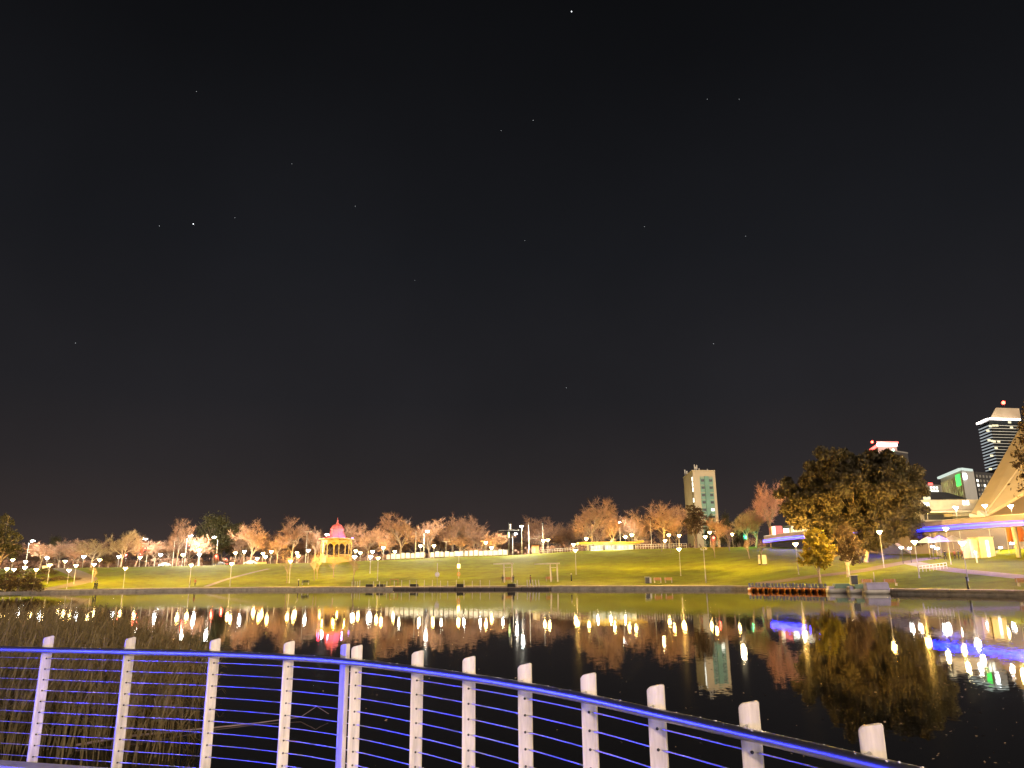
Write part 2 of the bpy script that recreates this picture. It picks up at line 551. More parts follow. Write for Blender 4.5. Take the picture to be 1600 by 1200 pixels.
# --- road on the plateau behind the crest
mb = MB()
vs_, fs_ = [], []
RX = [-320 + 10 * i for i in range(42)]
for X in RX:
    y = max(interp(X, CX, CYv), 150) + 26
    vs_ += [(X, y, ground(X, y) + 0.03), (X, y + 14, ground(X, y + 14) + 0.03)]
for i in range(len(RX) - 1):
    fs_.append((2 * i, 2 * i + 2, 2 * i + 3, 2 * i + 1))
mb.add(vs_, fs_)
tag(mb.build('road', mat('asphalt', (0.05, 0.05, 0.052), 0.85, 0, 0.3, 1.0)), 'asphalt road along the top of the park', kind='structure')

# ================================================================== THE BRIDGE WE STAND ON
DECK_Z = 1.95
RAIL_Z = 3.0
_railpx = [(-420, 1013), (-200, 1012), (0, 1013), (75, 1016), (200, 1018.5), (335, 1021), (450, 1026), (553, 1033.5), (652, 1046.5), (732, 1058),
           (820, 1072), (920, 1091), (1025, 1116), (1100, 1132.5), (1170, 1148), (1260, 1169), (1375, 1196), (1500, 1226), (1700, 1276), (2000, 1355), (2600, 1530)]
rail_pts = [on_level(x, y, RAIL_Z) for x, y in _railpx]
def catmull(P, n):
    out = []
    for i in range(len(P) - 1):
        p0 = P[max(i - 1, 0)]; p1 = P[i]; p2 = P[i + 1]; p3 = P[min(i + 2, len(P) - 1)]
        for j in range(n):
            t = j / n
            out.append(0.5 * ((2 * p1) + (p2 - p0) * t + (2 * p0 - 5 * p1 + 4 * p2 - p3) * t * t + (3 * p1 - p0 - 3 * p2 + p3) * t ** 3))
    out.append(P[-1])
    return out
for _ in range(2):
    rail_pts = [rail_pts[0]] + [(rail_pts[i - 1] * 0.15 + rail_pts[i] * 0.7 + rail_pts[i + 1] * 0.15) for i in range(1, len(rail_pts) - 1)] + [rail_pts[-1]]
rail_curve = catmull(rail_pts, 6)
def side(i, C):
    d = (C[min(i + 1, len(C) - 1)] - C[max(i - 1, 0)]); d.z = 0; d.normalize()
    return d, Vector((-d.y, d.x, 0))            # tangent (left to right), outward (towards the water)
def offset_curve(C, o, z):
    out = []
    for i, p in enumerate(C):
        d, nrm = side(i, C)
        q = p + nrm * o
        out.append(Vector((q.x, q.y, z)))
    return out

deck_edge = offset_curve(rail_curve, 0.02, DECK_Z)
mb = MB()
outl = [(p.x, p.y) for p in deck_edge] + [(deck_edge[-1].x + 1, -9.8), (deck_edge[0].x - 18, -9.8)]
mb.prism(list(reversed(outl)), DECK_Z - 0.35, DECK_Z)
deck = tag(mb.build('bridge_deck', M_deck), 'concrete footbridge deck in blue light', kind='structure')
# raised kerb strip along the deck edge
mb = MB()
inner = offset_curve(rail_curve, -0.16, DECK_Z + 0.05); outer = offset_curve(rail_curve, 0.015, DECK_Z + 0.05)
vs_, fs_ = [], []
for a, b_ in zip(inner, outer):
    vs_ += [a - Vector((0, 0, .049)), a, b_, b_ - Vector((0, 0, .049))]
for i in range(len(inner) - 1):
    for k in range(3):
        q = 4 * i + k
        fs_.append((q, q + 4, q + 5, q + 1))
mb.add(vs_, fs_)
mb.build('kerb', M_deck, deck)

railing = thing('bridge_railing', 'curved footbridge railing with white posts, steel handrail and thin cables', 'railing', (rail_curve[30].x, rail_curve[30].y, DECK_Z))
inv = -railing.location
def rel(p): return Vector(p) + inv
mb = MB(); mb.tube([rel(p) for p in rail_curve], 0.027, 20); mb.build('handrail', M_steel, railing)
POST_OFF = 0.075
def near_rail(px):
    best = None
    for i, p in enumerate(rail_curve):
        v = p - CAM
        x = 800 + FPX * v.dot(CR) / v.dot(_F)
        if best is None or abs(x - px) < best[0]: best = (abs(x - px), i)
    # refine along the segment
    i = best[1]
    for j in (i - 1, i):
        if 0 <= j < len(rail_curve) - 1:
            a, b = rail_curve[j], rail_curve[j + 1]
            xa = 800 + FPX * (a - CAM).dot(CR) / (a - CAM).dot(_F); xb = 800 + FPX * (b - CAM).dot(CR) / (b - CAM).dot(_F)
            if min(xa, xb) <= px <= max(xa, xb):
                t = (px - xa) / (xb - xa)
                return a.lerp(b, t), j
    return rail_curve[i], i
def post_mesh(w, d, h, lean=0.0):
    """flat bar with a slightly raked, rounded top"""
    bm_ = bmesh.new()
    prof = [(-w / 2, 0), (w / 2, 0), (w / 2, h - 0.004), (w / 2 - 0.012, h), (-w / 2 + 0.014, h - 0.014), (-w / 2, h - 0.028)]
    fr = [bm_.verts.new((x, -d / 2, z)) for x, z in prof]
    bk = [bm_.verts.new((x, d / 2, z)) for x, z in prof]
    bm_.faces.new(fr); bm_.faces.new(list(reversed(bk)))
    for i in range(len(prof)):
        j = (i + 1) % len(prof)
        bm_.faces.new((fr[i], bk[i], bk[j], fr[j]))
    bmesh.ops.recalc_face_normals(bm_, faces=bm_.faces)
    bmesh.ops.bevel(bm_, geom=[e_ for e_ in bm_.edges], offset=0.003, segments=2, affect='EDGES')
    me = bpy.data.meshes.new('post'); bm_.to_mesh(me); bm_.free(); me.materials.append(M_postpaint)
    return me
POST_BASE = DECK_Z - 0.30
PM = post_mesh(0.088, 0.036, RAIL_Z + 0.125 - POST_BASE)
cable_z = [2.915 - 0.098 * k for k in range(11)]
bm_b = MB()
for z in cable_z:
    bm_b.tube([(0, -0.017, z - POST_BASE), (0, -0.023, z - POST_BASE)], [0.0085, 0.007], 8)
    bm_b.tube([(0, -0.023, z - POST_BASE), (0, -0.030, z - POST_BASE)], 0.0042, 6)
BOLT = bm_b.mesh('bolt_row', M_darkmetal)
bm_k = MB(); bm_k.tube([(0, -0.02, RAIL_Z - POST_BASE + 0.02), (0, -POST_OFF, RAIL_Z - POST_BASE + 0.008)], [0.008, 0.008], 8)
bm_k.tube([(0, -POST_OFF, RAIL_Z - POST_BASE + 0.008), (0, -POST_OFF, RAIL_Z - POST_BASE - 0.02)], 0.010, 8)
BRKT = bm_k.mesh('rail_bracket', M_steel)
posts_px = [-420, -300, -180, -56, 74, 202, 335, 451, 557, 652, 732.5, 820, 920, 1026, 1173, 1366, 1660, 1990]
for px in posts_px:
    p, i = near_rail(px)
    d, nrm = side(i, rail_curve)
    ang = math.atan2(d.y, d.x)
    face = ang + R(interp(px, [74, 560, 1366], [56, 46, 34]))
    b0 = p + nrm * POST_OFF
    for _ in range(4):                                              # slide the post along the rail until it crosses it where the photo shows
        v = Vector((b0.x, b0.y, RAIL_Z)) - CAM
        b0 = b0 + d * ((px - (800 + FPX * v.dot(CR) / v.dot(_F))) / FPX * v.length * .9)
    o = inst('post', PM, railing, rel((b0.x, b0.y, POST_BASE)), (0, 0, face))
    inst('bolt_row', BOLT, o)['kind'] = 'stuff'
    inst('rail_bracket', BRKT, o, (0, 0, 0), (0, 0, ang - face))
p, i = near_rail(527)
d, nrm = side(i, rail_curve)
b0 = p + nrm * 0.083
o = inst('post', post_mesh(0.12, 0.036, RAIL_Z + 0.13 - POST_BASE), railing, rel((b0.x, b0.y, POST_BASE)), (0, 0, -R(56)))
o['label'] = 'post turned sideways, glowing blue on its left face'
for z in cable_z:
    mb = MB(); mb.tube([rel(q) for q in offset_curve(rail_curve, POST_OFF, z)], 0.0036, 6, cap=False)
    mb.build('cable', M_steel, railing)

# water drops beaded on the handrail
mb = MB()
for k in range(90):
    i = random.randrange(18, len(rail_curve) - 14)
    t = random.random(); q = rail_curve[i].lerp(rail_curve[i + 1], t)
    a = random.gauss(0, 0.35)
    d, nrm = side(i, rail_curve)
    q = q + nrm * 0.027 * math.sin(a) + Vector((0, 0, 0.027 * math.cos(a)))
    r = random.uniform(0.0025, 0.0055)
    mb.lathe([(r, 0), (r * .8, r * .45), (0.0001, r * .7)], 7, rel(q))
M_drop = mat('water_drop', (0.9, 0.9, 0.9), 0.03, 0, 0.02, 3)
o = mb.build('water_drops', M_drop, railing); o['kind'] = 'stuff'

# the opposite parapet of the bridge carries the blue light strip and the lamp that light this one
par = thing('lit_parapet', 'opposite bridge parapet carrying a long blue light strip', 'railing', (-2, -9.3, DECK_Z))
mb = MB(); mb.box((0, 0, 0.62), (0.09, 0.026, 1.24)); PPOST = mb.mesh('post', M_postpaint)
for k in range(26):
    inst('post', PPOST, par, (-22.5 + k * 1.25, 0, 0))
mb = MB(); mb.tube([(-23, 0.1, 1.15), (9, 0.1, 1.15)], 0.027, 12); mb.build('handrail', M_steel, par)
mb = MB(); mb.box((-7, 0.10, 1.10), (32, 0.05, 0.09)); mb.build('light_strip', glow('parapet_led', (0.10, 0.14, 1.0), 30), par)
def strip_light(name, loc, target, sx, sy, power, color, parent=None):
    d = bpy.data.lights.new(name, 'AREA'); d.shape = 'RECTANGLE'; d.size = sx; d.size_y = sy; d.energy = power; d.color = color
    o = bpy.data.objects.new(name, d); link(o, parent)
    o.location = loc
    v = Vector(target) - Vector(loc)
    o.rotation_euler = v.to_track_quat('-Z', 'Y').to_euler()
    return o
BL_POWER = 75
strip_light('strip_light', (-7, 0.14, 1.08), (-7, 9, 1.4), 31, 0.09, BL_POWER, (0.26, 0.24, 1.0), par)
# a second strip runs along the railing itself, further left than the picture reaches
lf = thing('light_fitting', 'blue linear light fitting fixed low on the railing', 'light', (-9.2, 5.7, DECK_Z))
mb = MB(); mb.box((0, 0, 0.55), (0.05, 1.6, 0.12)); mb.box((-0.02, 0, 0.28), (0.04, 0.08, 0.54)); mb.build('housing', M_darkmetal, lf)
mb = MB(); mb.box((0.032, 0, 0.55), (0.012, 1.5, 0.08)); mb.build('diffuser', glow('fitting_led', (0.06, 0.08, 1.0), 30), lf)
sp = bpy.data.lights.new('fitting_light', 'SPOT'); sp.energy = 2800; sp.color = (.03, .04, 1.0); sp.spot_size = R(34); sp.spot_blend = .6; sp.shadow_soft_size = .12
o = bpy.data.objects.new('fitting_light', sp); link(o, lf); o.location = (.08, 0, .55)
o.rotation_euler = Vector((8.0, .5, -.1)).to_track_quat('-Z', 'Y').to_euler()
lf2 = thing('light_fitting', 'added low blue light on the bridge deck', 'light', (-6.6, 5.2, DECK_Z), 0)
mb = MB(); mb.tube([(0, 0, 0), (0, 0, .16)], .05, 10); mb.build('housing', M_darkmetal, lf2)
mb = MB(); mb.tube([(0, 0, .165), (0, 0, .24)], .05, 10); mb.build('diffuser', bpy.data.materials['fitting_led'], lf2)
lamp_light(lf2, (0, 0, .42), 900, (.02, .03, 1.0), .06)  # added fitting, there to turn the deck edge blue
# bridge lamp standard behind the viewer
bl = thing('bridge_lamp', 'tall lamp standard on the footbridge', 'lamp', (4.6, -8.9, DECK_Z))
mb = MB(); mb.tube([(0, 0, 0), (0, 0, 4.6)], [0.06, 0.04], 10); mb.build('pole', M_pole, bl)
mb = MB(); mb.lathe([(0.05, 4.6), (0.22, 4.75), (0.2, 4.95), (0.03, 5.0)], 14); mb.build('lamp_head', G_warm, bl)
lamp_light(bl, (0, 0, 4.8), 36000, (1.0, 0.68, 0.40), 0.22)
# ================================================================== TREES
def bare_tree_meshes(seed, twig_w=0.05, n_twig=20, pale=False, broad=1.0, bark=None, twigm=None):
    """wood (trunk and limbs) and crown (fine twigs) of a leafless tree, about 12 m tall and 10 m wide"""
    rnd = random.Random(seed)
    wood, crown = MB(), MB()
    def rv(): 
        return Vector((rnd.uniform(-1, 1), rnd.uniform(-1, 1), rnd.uniform(-1, 1)))
    def branch(p, d, L, r, lev):
        n = 5 if lev < 2 else 4
        pts, rad = [p.copy()], [r]
        q = p.copy(); dd = d.normalized()
        for i in range(n):
            up = 0.10 if lev else 0.0
            dd = (dd + rv() * (0.10 if lev == 0 else 0.24) + Vector((0, 0, up))).normalized()
            q = q + dd * (L / n)
            pts.append(q.copy()); rad.append(r * (1 - 0.62 * (i + 1) / n))
        wood.tube(pts, rad, 7 if lev == 0 else (5 if lev == 1 else 3), cap=False)
        if lev == 3: 
            kids = 0
        else:
            kids = (rnd.randint(5, 7), rnd.randint(5, 6), rnd.randint(4, 5))[lev]
        for k in range(kids):
            t = (k + 0.6) / kids
            if lev == 0: t = 0.55 + 0.45 * t
            else: t = 0.25 + 0.75 * t
            f = t * n; i = min(int(f), n - 1)
            bp = pts[i].lerp(pts[i + 1], f - i)
            a = 2 * PI * (k / kids) + rnd.uniform(-.5, .5)
            ax = (pts[i + 1] - pts[i]).normalized()
            o1 = ax.orthogonal().normalized(); o2 = ax.cross(o1)
            sp = (rnd.uniform(0.45, 1.0) * broad if lev == 0 else rnd.uniform(0.55, 1.1))
            nd = ax + (o1 * math.cos(a) + o2 * math.sin(a)) * sp
            LL = L * (rnd.uniform(0.75, 1.1) if lev == 0 else rnd.uniform(0.45, 0.75))
            branch(bp, nd, LL, rad[i] * (0.62 if lev == 0 else 0.55), lev + 1)
        if lev >= 2:
            for k in range(n_twig if lev == 3 else n_twig // 2):
                t = rnd.random() ** 0.7; f = t * n; i = min(int(f), n - 1)
                bp = pts[i].lerp(pts[i + 1], f - i)
                dv = ((pts[i + 1] - pts[i]).normalized() * 0.5 + rv() * 0.8 + Vector((0, 0, 0.15))).normalized()
                Lt = rnd.uniform(0.5, 1.25)
                mid = bp + dv * Lt * .5 + rv() * .06; end = bp + dv * Lt + rv() * .15
                s = dv.cross(rv()).normalized() * twig_w * 0.5 * rnd.uniform(0.6, 1.2)
                crown.add([bp - s, bp + s, mid + s * .8, mid - s * .8, end + s * .25, end - s * .25], [(0, 1, 2, 3), (3, 2, 4, 5)])
    branch(Vector((0, 0, 0)), Vector((rnd.uniform(-.06, .06), rnd.uniform(-.06, .06), 1)), 4.6, 0.26, 0)
    # normalise: 12 m tall, 5 m radius
    allv = wood.v + crown.v
    zs = sorted(v[2] for v in allv); h = zs[int(len(zs) * 0.995)]
    rr = sorted(math.hypot(v[0], v[1]) for v in allv)[int(len(allv) * 0.97)]
    for b in (wood, crown):
        b.v = [(v[0] * 5 / rr, v[1] * 5 / rr, v[2] * 12 / h) for v in b.v]
    return wood.mesh('trunk', bark or M_bark), crown.mesh('crown', twigm or M_twig)

BARE = [bare_tree_meshes(11 + i, broad=(1.0, 0.8, 1.15, 0.9, 1.0)[i]) for i in range(5)]
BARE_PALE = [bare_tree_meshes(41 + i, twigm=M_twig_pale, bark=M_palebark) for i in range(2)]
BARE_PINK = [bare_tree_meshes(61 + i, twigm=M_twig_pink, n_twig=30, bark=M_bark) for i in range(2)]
SAPLING = [bare_tree_meshes(81 + i, n_twig=4, twig_w=0.04, broad=0.8) for i in range(2)]

def leafy_meshes(seed, lobes, n_leaf, leaf, leafm, bark, trunk_r=0.4, forks=2, trunk_h=0.35, lean=0.0, zst=1.0):
    """lobes: (x, y, z, radius) in a 10 m wide, 12 m tall frame"""
    rnd = random.Random(seed)
    wood, crown = MB(), MB()
    tops = []
    clumps = []
    for (x, y, z, r) in lobes:
        k = max(8, int(26 * r * r / 4))
        for _ in range(k):
            while True:
                v = Vector((rnd.uniform(-1, 1), rnd.uniform(-1, 1), rnd.uniform(-1, 1)))
                if 0.25 < v.length < 1: break
            v = v.normalized() * (0.55 + 0.45 * rnd.random())
            v.z *= 1 + (zst - 1) * .5
            clumps.append((Vector((x, y, z)) + v * r * rnd.uniform(.75, 1.08), r * rnd.uniform(0.15, 0.40)))
    per = max(4, n_leaf // len(clumps))
    for c, r in clumps:
        for _ in range(per):
            v = Vector((rnd.gauss(0, 1), rnd.gauss(0, 1), rnd.gauss(0, 1))).normalized() * r * rnd.random() ** 0.45
            v.z *= 0.75 * zst
            p = c + v
            n = (v.normalized() * 0.6 + Vector((rnd.gauss(0, 1), rnd.gauss(0, 1), rnd.gauss(0, 1) + .4)).normalized()).normalized()
            a = n.orthogonal().normalized(); b = n.cross(a)
            th = rnd.uniform(0, PI); ca, sa = math.cos(th), math.sin(th)
            u = (a * ca + b * sa) * leaf * rnd.uniform(.6, 1.3); w = (b * ca - a * sa) * leaf * rnd.uniform(.28, .55)
            u.z *= zst; w.z *= zst
            crown.add([p - u * .5, p + w * .5, p + u * .5, p - w * .5], [(0, 1, 2, 3)])
    base = Vector((0, 0, 0)); fork = Vector((lean, 0, 12 * trunk_h * 0.55))
    wood.tube([base, base.lerp(fork, .12), base.lerp(fork, 0.5) + Vector((.08, 0, 0)), fork], [trunk_r * 1.5, trunk_r * 1.1, trunk_r, trunk_r * .9], 9, cap=False)
    for (x, y, z, r) in lobes:
        e_ = Vector((x, y, z)); m_ = fork.lerp(e_, .45) + Vector((rnd.uniform(-.4, .4), rnd.uniform(-.4, .4), .5))
        rr = trunk_r * min(0.75, 0.3 + r * .12)
        wood.tube([fork - Vector((0, 0, .3)), fork.lerp(m_, .5), m_, e_], [rr, rr * .8, rr * .6, rr * .2], 6, mi=1 if isinstance(bark, tuple) else 0, cap=False)
        for _ in range(5):
            q = e_ + Vector((rnd.uniform(-1, 1), rnd.uniform(-1, 1), rnd.uniform(-.5, 1))) * r * .8
            wood.tube([m_, m_.lerp(q, .6) + Vector((0, 0, .15)), q], [rr * .35, rr * .22, rr * .08], 4, mi=1 if isinstance(bark, tuple) else 0, cap=False)
    return wood.mesh('trunk', bark), crown.mesh('crown', leafm)

LEAFY = [leafy_meshes(5, [(-2, 0, 7, 2.4), (2, .5, 6.6, 2.6), (0, 0, 9.6, 2.3), (0, -1.4, 6, 2.4), (-2.8, .5, 4.6, 1.9), (2.9, 0, 4.4, 1.9)], 5200, .5, M_leaf, M_bark),
         leafy_meshes(6, [(-1.6, 0, 5.5, 2.6), (1.8, .5, 6, 2.5), (0, 0, 9.4, 2.2), (.5, -1.2, 7.5, 2.4), (-1, 1, 8, 2.2)], 5200, .5, M_leaf_brown, M_bark),
         leafy_meshes(8, [(0, 0, 7.2, 4.4), (-2.4, 0, 6, 2.8), (2.4, 0, 6, 2.8), (0, .5, 9.4, 2.6)], 5600, .5, M_leaf, M_bark)]

def place(meshes, name, label, px, top, base_y, width, group, flip=0.0, base_row=None, cat='tree'):
    """a tree whose trunk foot stands on the ground base_y metres away"""
    if base_row is not None:
        p = hit_ground(px, base_row); Y = p.y
    else:
        Y = base_y; q = at(px, top + 40, Y); p = gp(q.x, Y)
    ztop = at(px, top, Y).z
    h = max(2.0, ztop - p.z); w = width / FPX * Y
    t = thing(name, label, cat, p, flip, group, (w / 10.0, w / 10.0, h / 12.0))
    inst('trunk', meshes[0], t); inst('crown', meshes[1], t)
    return t

GB = 'leafless trees along the top of the park'
bare = [  # column, top row, distance, width, variant, label
    (62, 848, 262, 56, 0, 'reddish leafless tree under the white street light at the far left'),
    (92, 843, 268, 62, 2, 'broad reddish leafless tree left of the pale yellow ones'),
    (120, 850, 262, 48, 1, 'low reddish leafless tree beside the pale yellow crown'),
    (212, 836, 258, 46, 3, 'leafless tree behind the red signal near the left street light'),
    (240, 846, 275, 50, 4, 'dim brown leafless tree right of the red signal'),
    (278, 811, 250, 44, 1, 'tall narrow leafless tree with forking limbs, left of the round evergreen'),
    (312, 838, 268, 40, 0, 'low leafless tree between the tall narrow one and the round evergreen'),
    (392, 816, 258, 56, 3, 'orange leafless tree right of the round evergreen'),
    (432, 838, 262, 44, 4, 'low leafless tree between two orange crowns left of the bandstand'),
    (457, 809, 256, 52, 1, 'tall orange leafless tree left of the bandstand'),
    (492, 824, 272, 44, 2, 'brown leafless tree just behind the left eave of the bandstand'),
    (548, 820, 285, 54, 4, 'dim brown leafless tree rising behind the right of the bandstand roof'),
    (575, 824, 268, 50, 0, 'brown leafless tree right of the bandstand'),
    (598, 836, 262, 34, 2, 'low leafless tree at the left end of the white panel fence'),
    (626, 803, 252, 64, 2, 'large forked leafless tree above the white panel fence'),
    (672, 812, 280, 56, 3, 'brown leafless tree behind the white street light over the fence'),
    (708, 808, 300, 58, 0, 'dark brown leafless tree behind the middle of the fence, left of its twin'),
    (742, 806, 300, 62, 1, 'dark brown leafless tree rising highest behind the fence'),
    (718, 838, 256, 44, 4, 'small orange leafless tree behind the fence above the twin lantern lamp'),
    (772, 832, 256, 46, 0, 'small orange leafless tree at the right end of the fence'),
    (832, 808, 330, 44, 3, 'dim leafless tree behind the tall plain mast'),
    (858, 809, 335, 52, 1, 'dim leafless tree right of the tall plain mast'),
    (884, 818, 330, 44, 2, 'dark leafless tree at the left of the big pale one'),
    (925, 780, 250, 74, 2, 'biggest leafless tree, left end of the yellow kiosk roof'),
    (959, 798, 258, 50, 4, 'leafless tree behind the middle of the yellow kiosk roof'),
    (993, 798, 262, 42, 1, 'leafless tree at the right end of the yellow kiosk roof'),
    (1035, 787, 258, 66, 0, 'wide leafless tree between kiosk and dark evergreen'),
    (1061, 793, 275, 44, 3, 'leafless tree below the left edge of the beige tower'),
    (1122, 806, 262, 56, 2, 'leafless tree under the right side of the beige tower'),
]
for i, (px, top, Y, w, v, lab) in enumerate(bare):
    place(BARE[v], 'bare_tree', lab, px, top, Y, w, GB, i * 1.7)
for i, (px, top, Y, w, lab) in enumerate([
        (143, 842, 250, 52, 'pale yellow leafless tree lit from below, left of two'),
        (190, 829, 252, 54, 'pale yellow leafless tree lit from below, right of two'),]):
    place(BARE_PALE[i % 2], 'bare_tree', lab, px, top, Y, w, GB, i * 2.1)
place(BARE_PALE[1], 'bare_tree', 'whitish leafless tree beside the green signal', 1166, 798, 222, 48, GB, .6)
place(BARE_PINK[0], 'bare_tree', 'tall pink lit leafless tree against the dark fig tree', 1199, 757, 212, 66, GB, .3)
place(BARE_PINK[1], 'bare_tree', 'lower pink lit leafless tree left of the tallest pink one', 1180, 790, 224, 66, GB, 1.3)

# the wood behind them that reads as one brown mass
mb = MB(); rnd = random.Random(77)
for k in range(58):
    px = -60 + k * 19.5 + rnd.uniform(-9, 9)
    top = interp(px, [-60, 60, 160, 240, 340, 420, 500, 600, 700, 760, 800, 870, 930, 1000, 1060, 1080], [838, 858, 846, 850, 832, 836, 838, 828, 818, 826, 842, 824, 815, 812, 806, 826]) + rnd.uniform(-7, 12)
    Y = rnd.uniform(268, 345); q = at(px, top + 40, Y); p = gp(q.x, Y); h = at(px, top, Y).z - p.z; w = rnd.uniform(44, 66) / FPX * Y
    a = rnd.uniform(0, 6.28); ca, sa = math.cos(a), math.sin(a); tm = BARE[k % 5]
    for j in (0, 1):
        me = tm[j]
        vs_ = [(p.x + (v.co.x * ca - v.co.y * sa) * w / 10, p.y + (v.co.x * sa + v.co.y * ca) * w / 10, p.z + v.co.z * h / 12) for v in me.vertices]
        mb.add(vs_, [tuple(f.vertices) for f in me.polygons], j)
    for _ in range(160):                                             # scrub at their feet
        x = p.x + rnd.gauss(0, 4); y = p.y + rnd.gauss(0, 3); hh = rnd.uniform(.6, 3.2); s = Vector((rnd.uniform(-.6, .6), rnd.uniform(-.3, .3), 0)); q = Vector((x, y, ground(x, y) + hh))
        mb.add([q - s, q + Vector((0, 0, -.5)), q + s, q + Vector((.1, .1, .5))], [(0, 1, 2, 3)], 1)
tag(mb.build('far_wood', [M_bark, M_twig_dim]), 'brown leafless wood and scrub behind the lamps of the crest', kind='stuff')

GE = 'evergreen trees around the park'
for px, top, Y, w, v, br, lab in [
        (4, 800, 205, 64, 0, None, 'dark evergreen tree cut by the left edge of the picture'),
        (84, 836, 330, 34, 2, None, 'small dark evergreen crown behind the reddish trees at far left'),
        (337, 801, 300, 82, 2, None, 'large round dark evergreen tree behind the tall street light'),
        (372, 814, 330, 56, 0, None, 'dark evergreen tree behind the orange one left of the bandstand'),
        (166, 866, 232, 32, 1, None, 'small round dark tree on the left lawn'),
        (1085, 783, 236, 58, 1, None, 'dark leafy tree in front of the beige tower'),
        (1137, 799, 300, 30, 2, None, 'small green domed tree right of the beige tower'),
        (1155, 806, 320, 40, 0, None, 'dark trees behind the green domed one'),
        (1112, 800, 330, 36, 0, None, 'dark tree at the foot of the beige tower, right side'),
        ]:
    place(LEAFY[v], 'evergreen_tree', lab, px, top, Y, w, GE, px * .1, br)

GS = 'young trees on the lawn'
for i, (px, br, top, w, lab) in enumerate([
        (448, 911, 858, 30, 'thin young tree close beside the waterside lamp left of the bandstand'),
        (491, 908, 862, 24, 'young tree below the left of the bandstand, left of a pair'),
        (495, 905, 862, 22, 'young tree below the left of the bandstand, right of a pair'),
        (521, 902, 866, 24, 'slender young tree under the middle of the bandstand'),
        (552, 915, 864, 34, 'young tree with spreading fork right of the bandstand'),
        (145, 908, 884, 14, 'thin sapling at the left end of the lawn'),
        (1117, 872, 840, 20, 'young tree with dark trunk by the red signal'),
        (1171, 873, 838, 24, 'young tree with dark trunk below the green signal'),
        (1190, 873, 842, 22, 'young tree where the blue lit bridge begins'),
        (1034, 862, 832, 18, 'young tree with dark trunk right of the kiosk fence'),
        (1048, 864, 836, 14, 'thin young tree left of the dark leafy tree'),
        (1140, 861, 822, 34, 'young leafless tree with low fork between the two warm lamps'),
        (928, 862, 838, 14, 'thin young tree before the left of the kiosk'),
        (957, 861, 840, 12, 'thin young tree before the middle of the kiosk')]):
    place(SAPLING[i % 2], 'young_tree', lab, px, top, None, w, GS, i * 1.1, br)

# the big fig, the small yellow-lit tree before it and the dark one between
fig_l = [(-3.6, 0, 7.3, 1.9), (-2.4, -.8, 9.1, 1.9), (-.6, 0, 10.2, 1.8), (1.2, -.5, 9.9, 1.9), (2.8, 0, 8.5, 1.9), (3.3, 0, 7.2, 1.3), (2.7, -.5, 5.2, 1.5), (-1.6, -1.6, 7.2, 2.0),
         (.6, -1.8, 7.4, 2.1), (2.0, -1.4, 6.0, 1.9), (-3.8, .5, 5.6, 1.4), (-2.6, -.6, 5.0, 1.6), (0, .8, 8, 2.4), (0.3, -1.2, 5.0, 1.7), (2.4, -.8, 4.0, 1.5), (-1.4, 0, 3.4, 1.4), (3.2, .3, 3.4, 1.3), (-3.2, -.4, 3.6, 1.3), (-2.2, -.8, 2.4, 1.2), (-.2, -.8, 3.0, 1.3), (-4.1, .2, 8.0, 1.2), (-3.9, .2, 6.2, 1.3), (-4.0, 0, 4.4, 1.1), (.8, -1, 2.6, 1.1), (3.1, 0, 5.8, 1.1), (1.6, -1.2, 3.2, 1.2), (-.6, -1.4, 2.2, 1.0), (0.4, .6, 6.2, 2.2)]
FIG = leafy_meshes(21, fig_l, 110000, .30, M_leaf_fig, (M_palebark, M_bark), trunk_r=.12, trunk_h=.34, lean=.3, zst=1.7)
place(FIG, 'fig_tree', 'huge dark spreading tree with pale forked trunk beside the blue bridge', 1336, 703, 150, 220, None, 0.0)
ytree = leafy_meshes(23, [(-1.8, -1, 7.2, 2.8), (1.2, -1, 6.8, 2.6), (0, 0, 9.4, 2.6), (-2.6, .2, 5, 2.0), (1.6, .4, 4.9, 2.2), (0, -1.6, 5.4, 2.3)], 3600, .85, M_leaf_yellow, M_bark, trunk_r=.3)
place(ytree, 'leafy_tree', 'small yellow green tree with slim dark trunk at the water edge', 1281, 822, None, 70, None, .4, 911)
dtree = leafy_meshes(24, [(-1.6, -1, 7, 2.6), (1.6, -1, 6.6, 2.6), (0, 0, 9.3, 2.5), (-2.5, .2, 5.2, 2.0), (2.4, .4, 4.6, 2.0), (.6, -1.6, 5.4, 2.2)], 7000, .5, M_leaf_brown, M_palebark, trunk_r=.3)
place(dtree, 'leafy_tree', 'dark leafy tree between the yellow green one and the huge tree', 1326, 815, None, 78, None, .9, 902)
etree = leafy_meshes(25, [(-3, -1, 9, 2.0), (-3.4, 0, 7, 1.6), (-1, -.6, 10, 2.2), (1, 0, 9, 2.8), (0, 1, 7, 3), (-2.6, .2, 5.6, 1.3)], 9000, .32, M_leaf_brown, M_bark, trunk_r=.3)
place(etree, 'leafy_tree', 'brown foliage of a near tree hanging in at the right edge', 1652, 610, 112, 190, None, 0.2)

# bushes at the left bank
bush = leafy_meshes(27, [(-2.5, 0, 3.5, 3), (2, -.5, 4, 3.2), (0, 0, 7, 3.4), (3.4, 0, 2.4, 2), (-3.4, -1, 2, 2)], 4200, .55, M_leaf_brown, M_bark, trunk_r=.3)
for px, top, Y, w, lab in [(28, 884, 158, 62, 'dense dark bush on the left bank, larger of two'), (48, 901, 150, 34, 'low bush overhanging the water at the left bank'),
                           (6, 890, 150, 40, 'dark bush cut by the left edge above the reeds')]:
    place(bush, 'bush', lab, px, top, Y, w, 'bushes on the left bank', px, cat='bush')
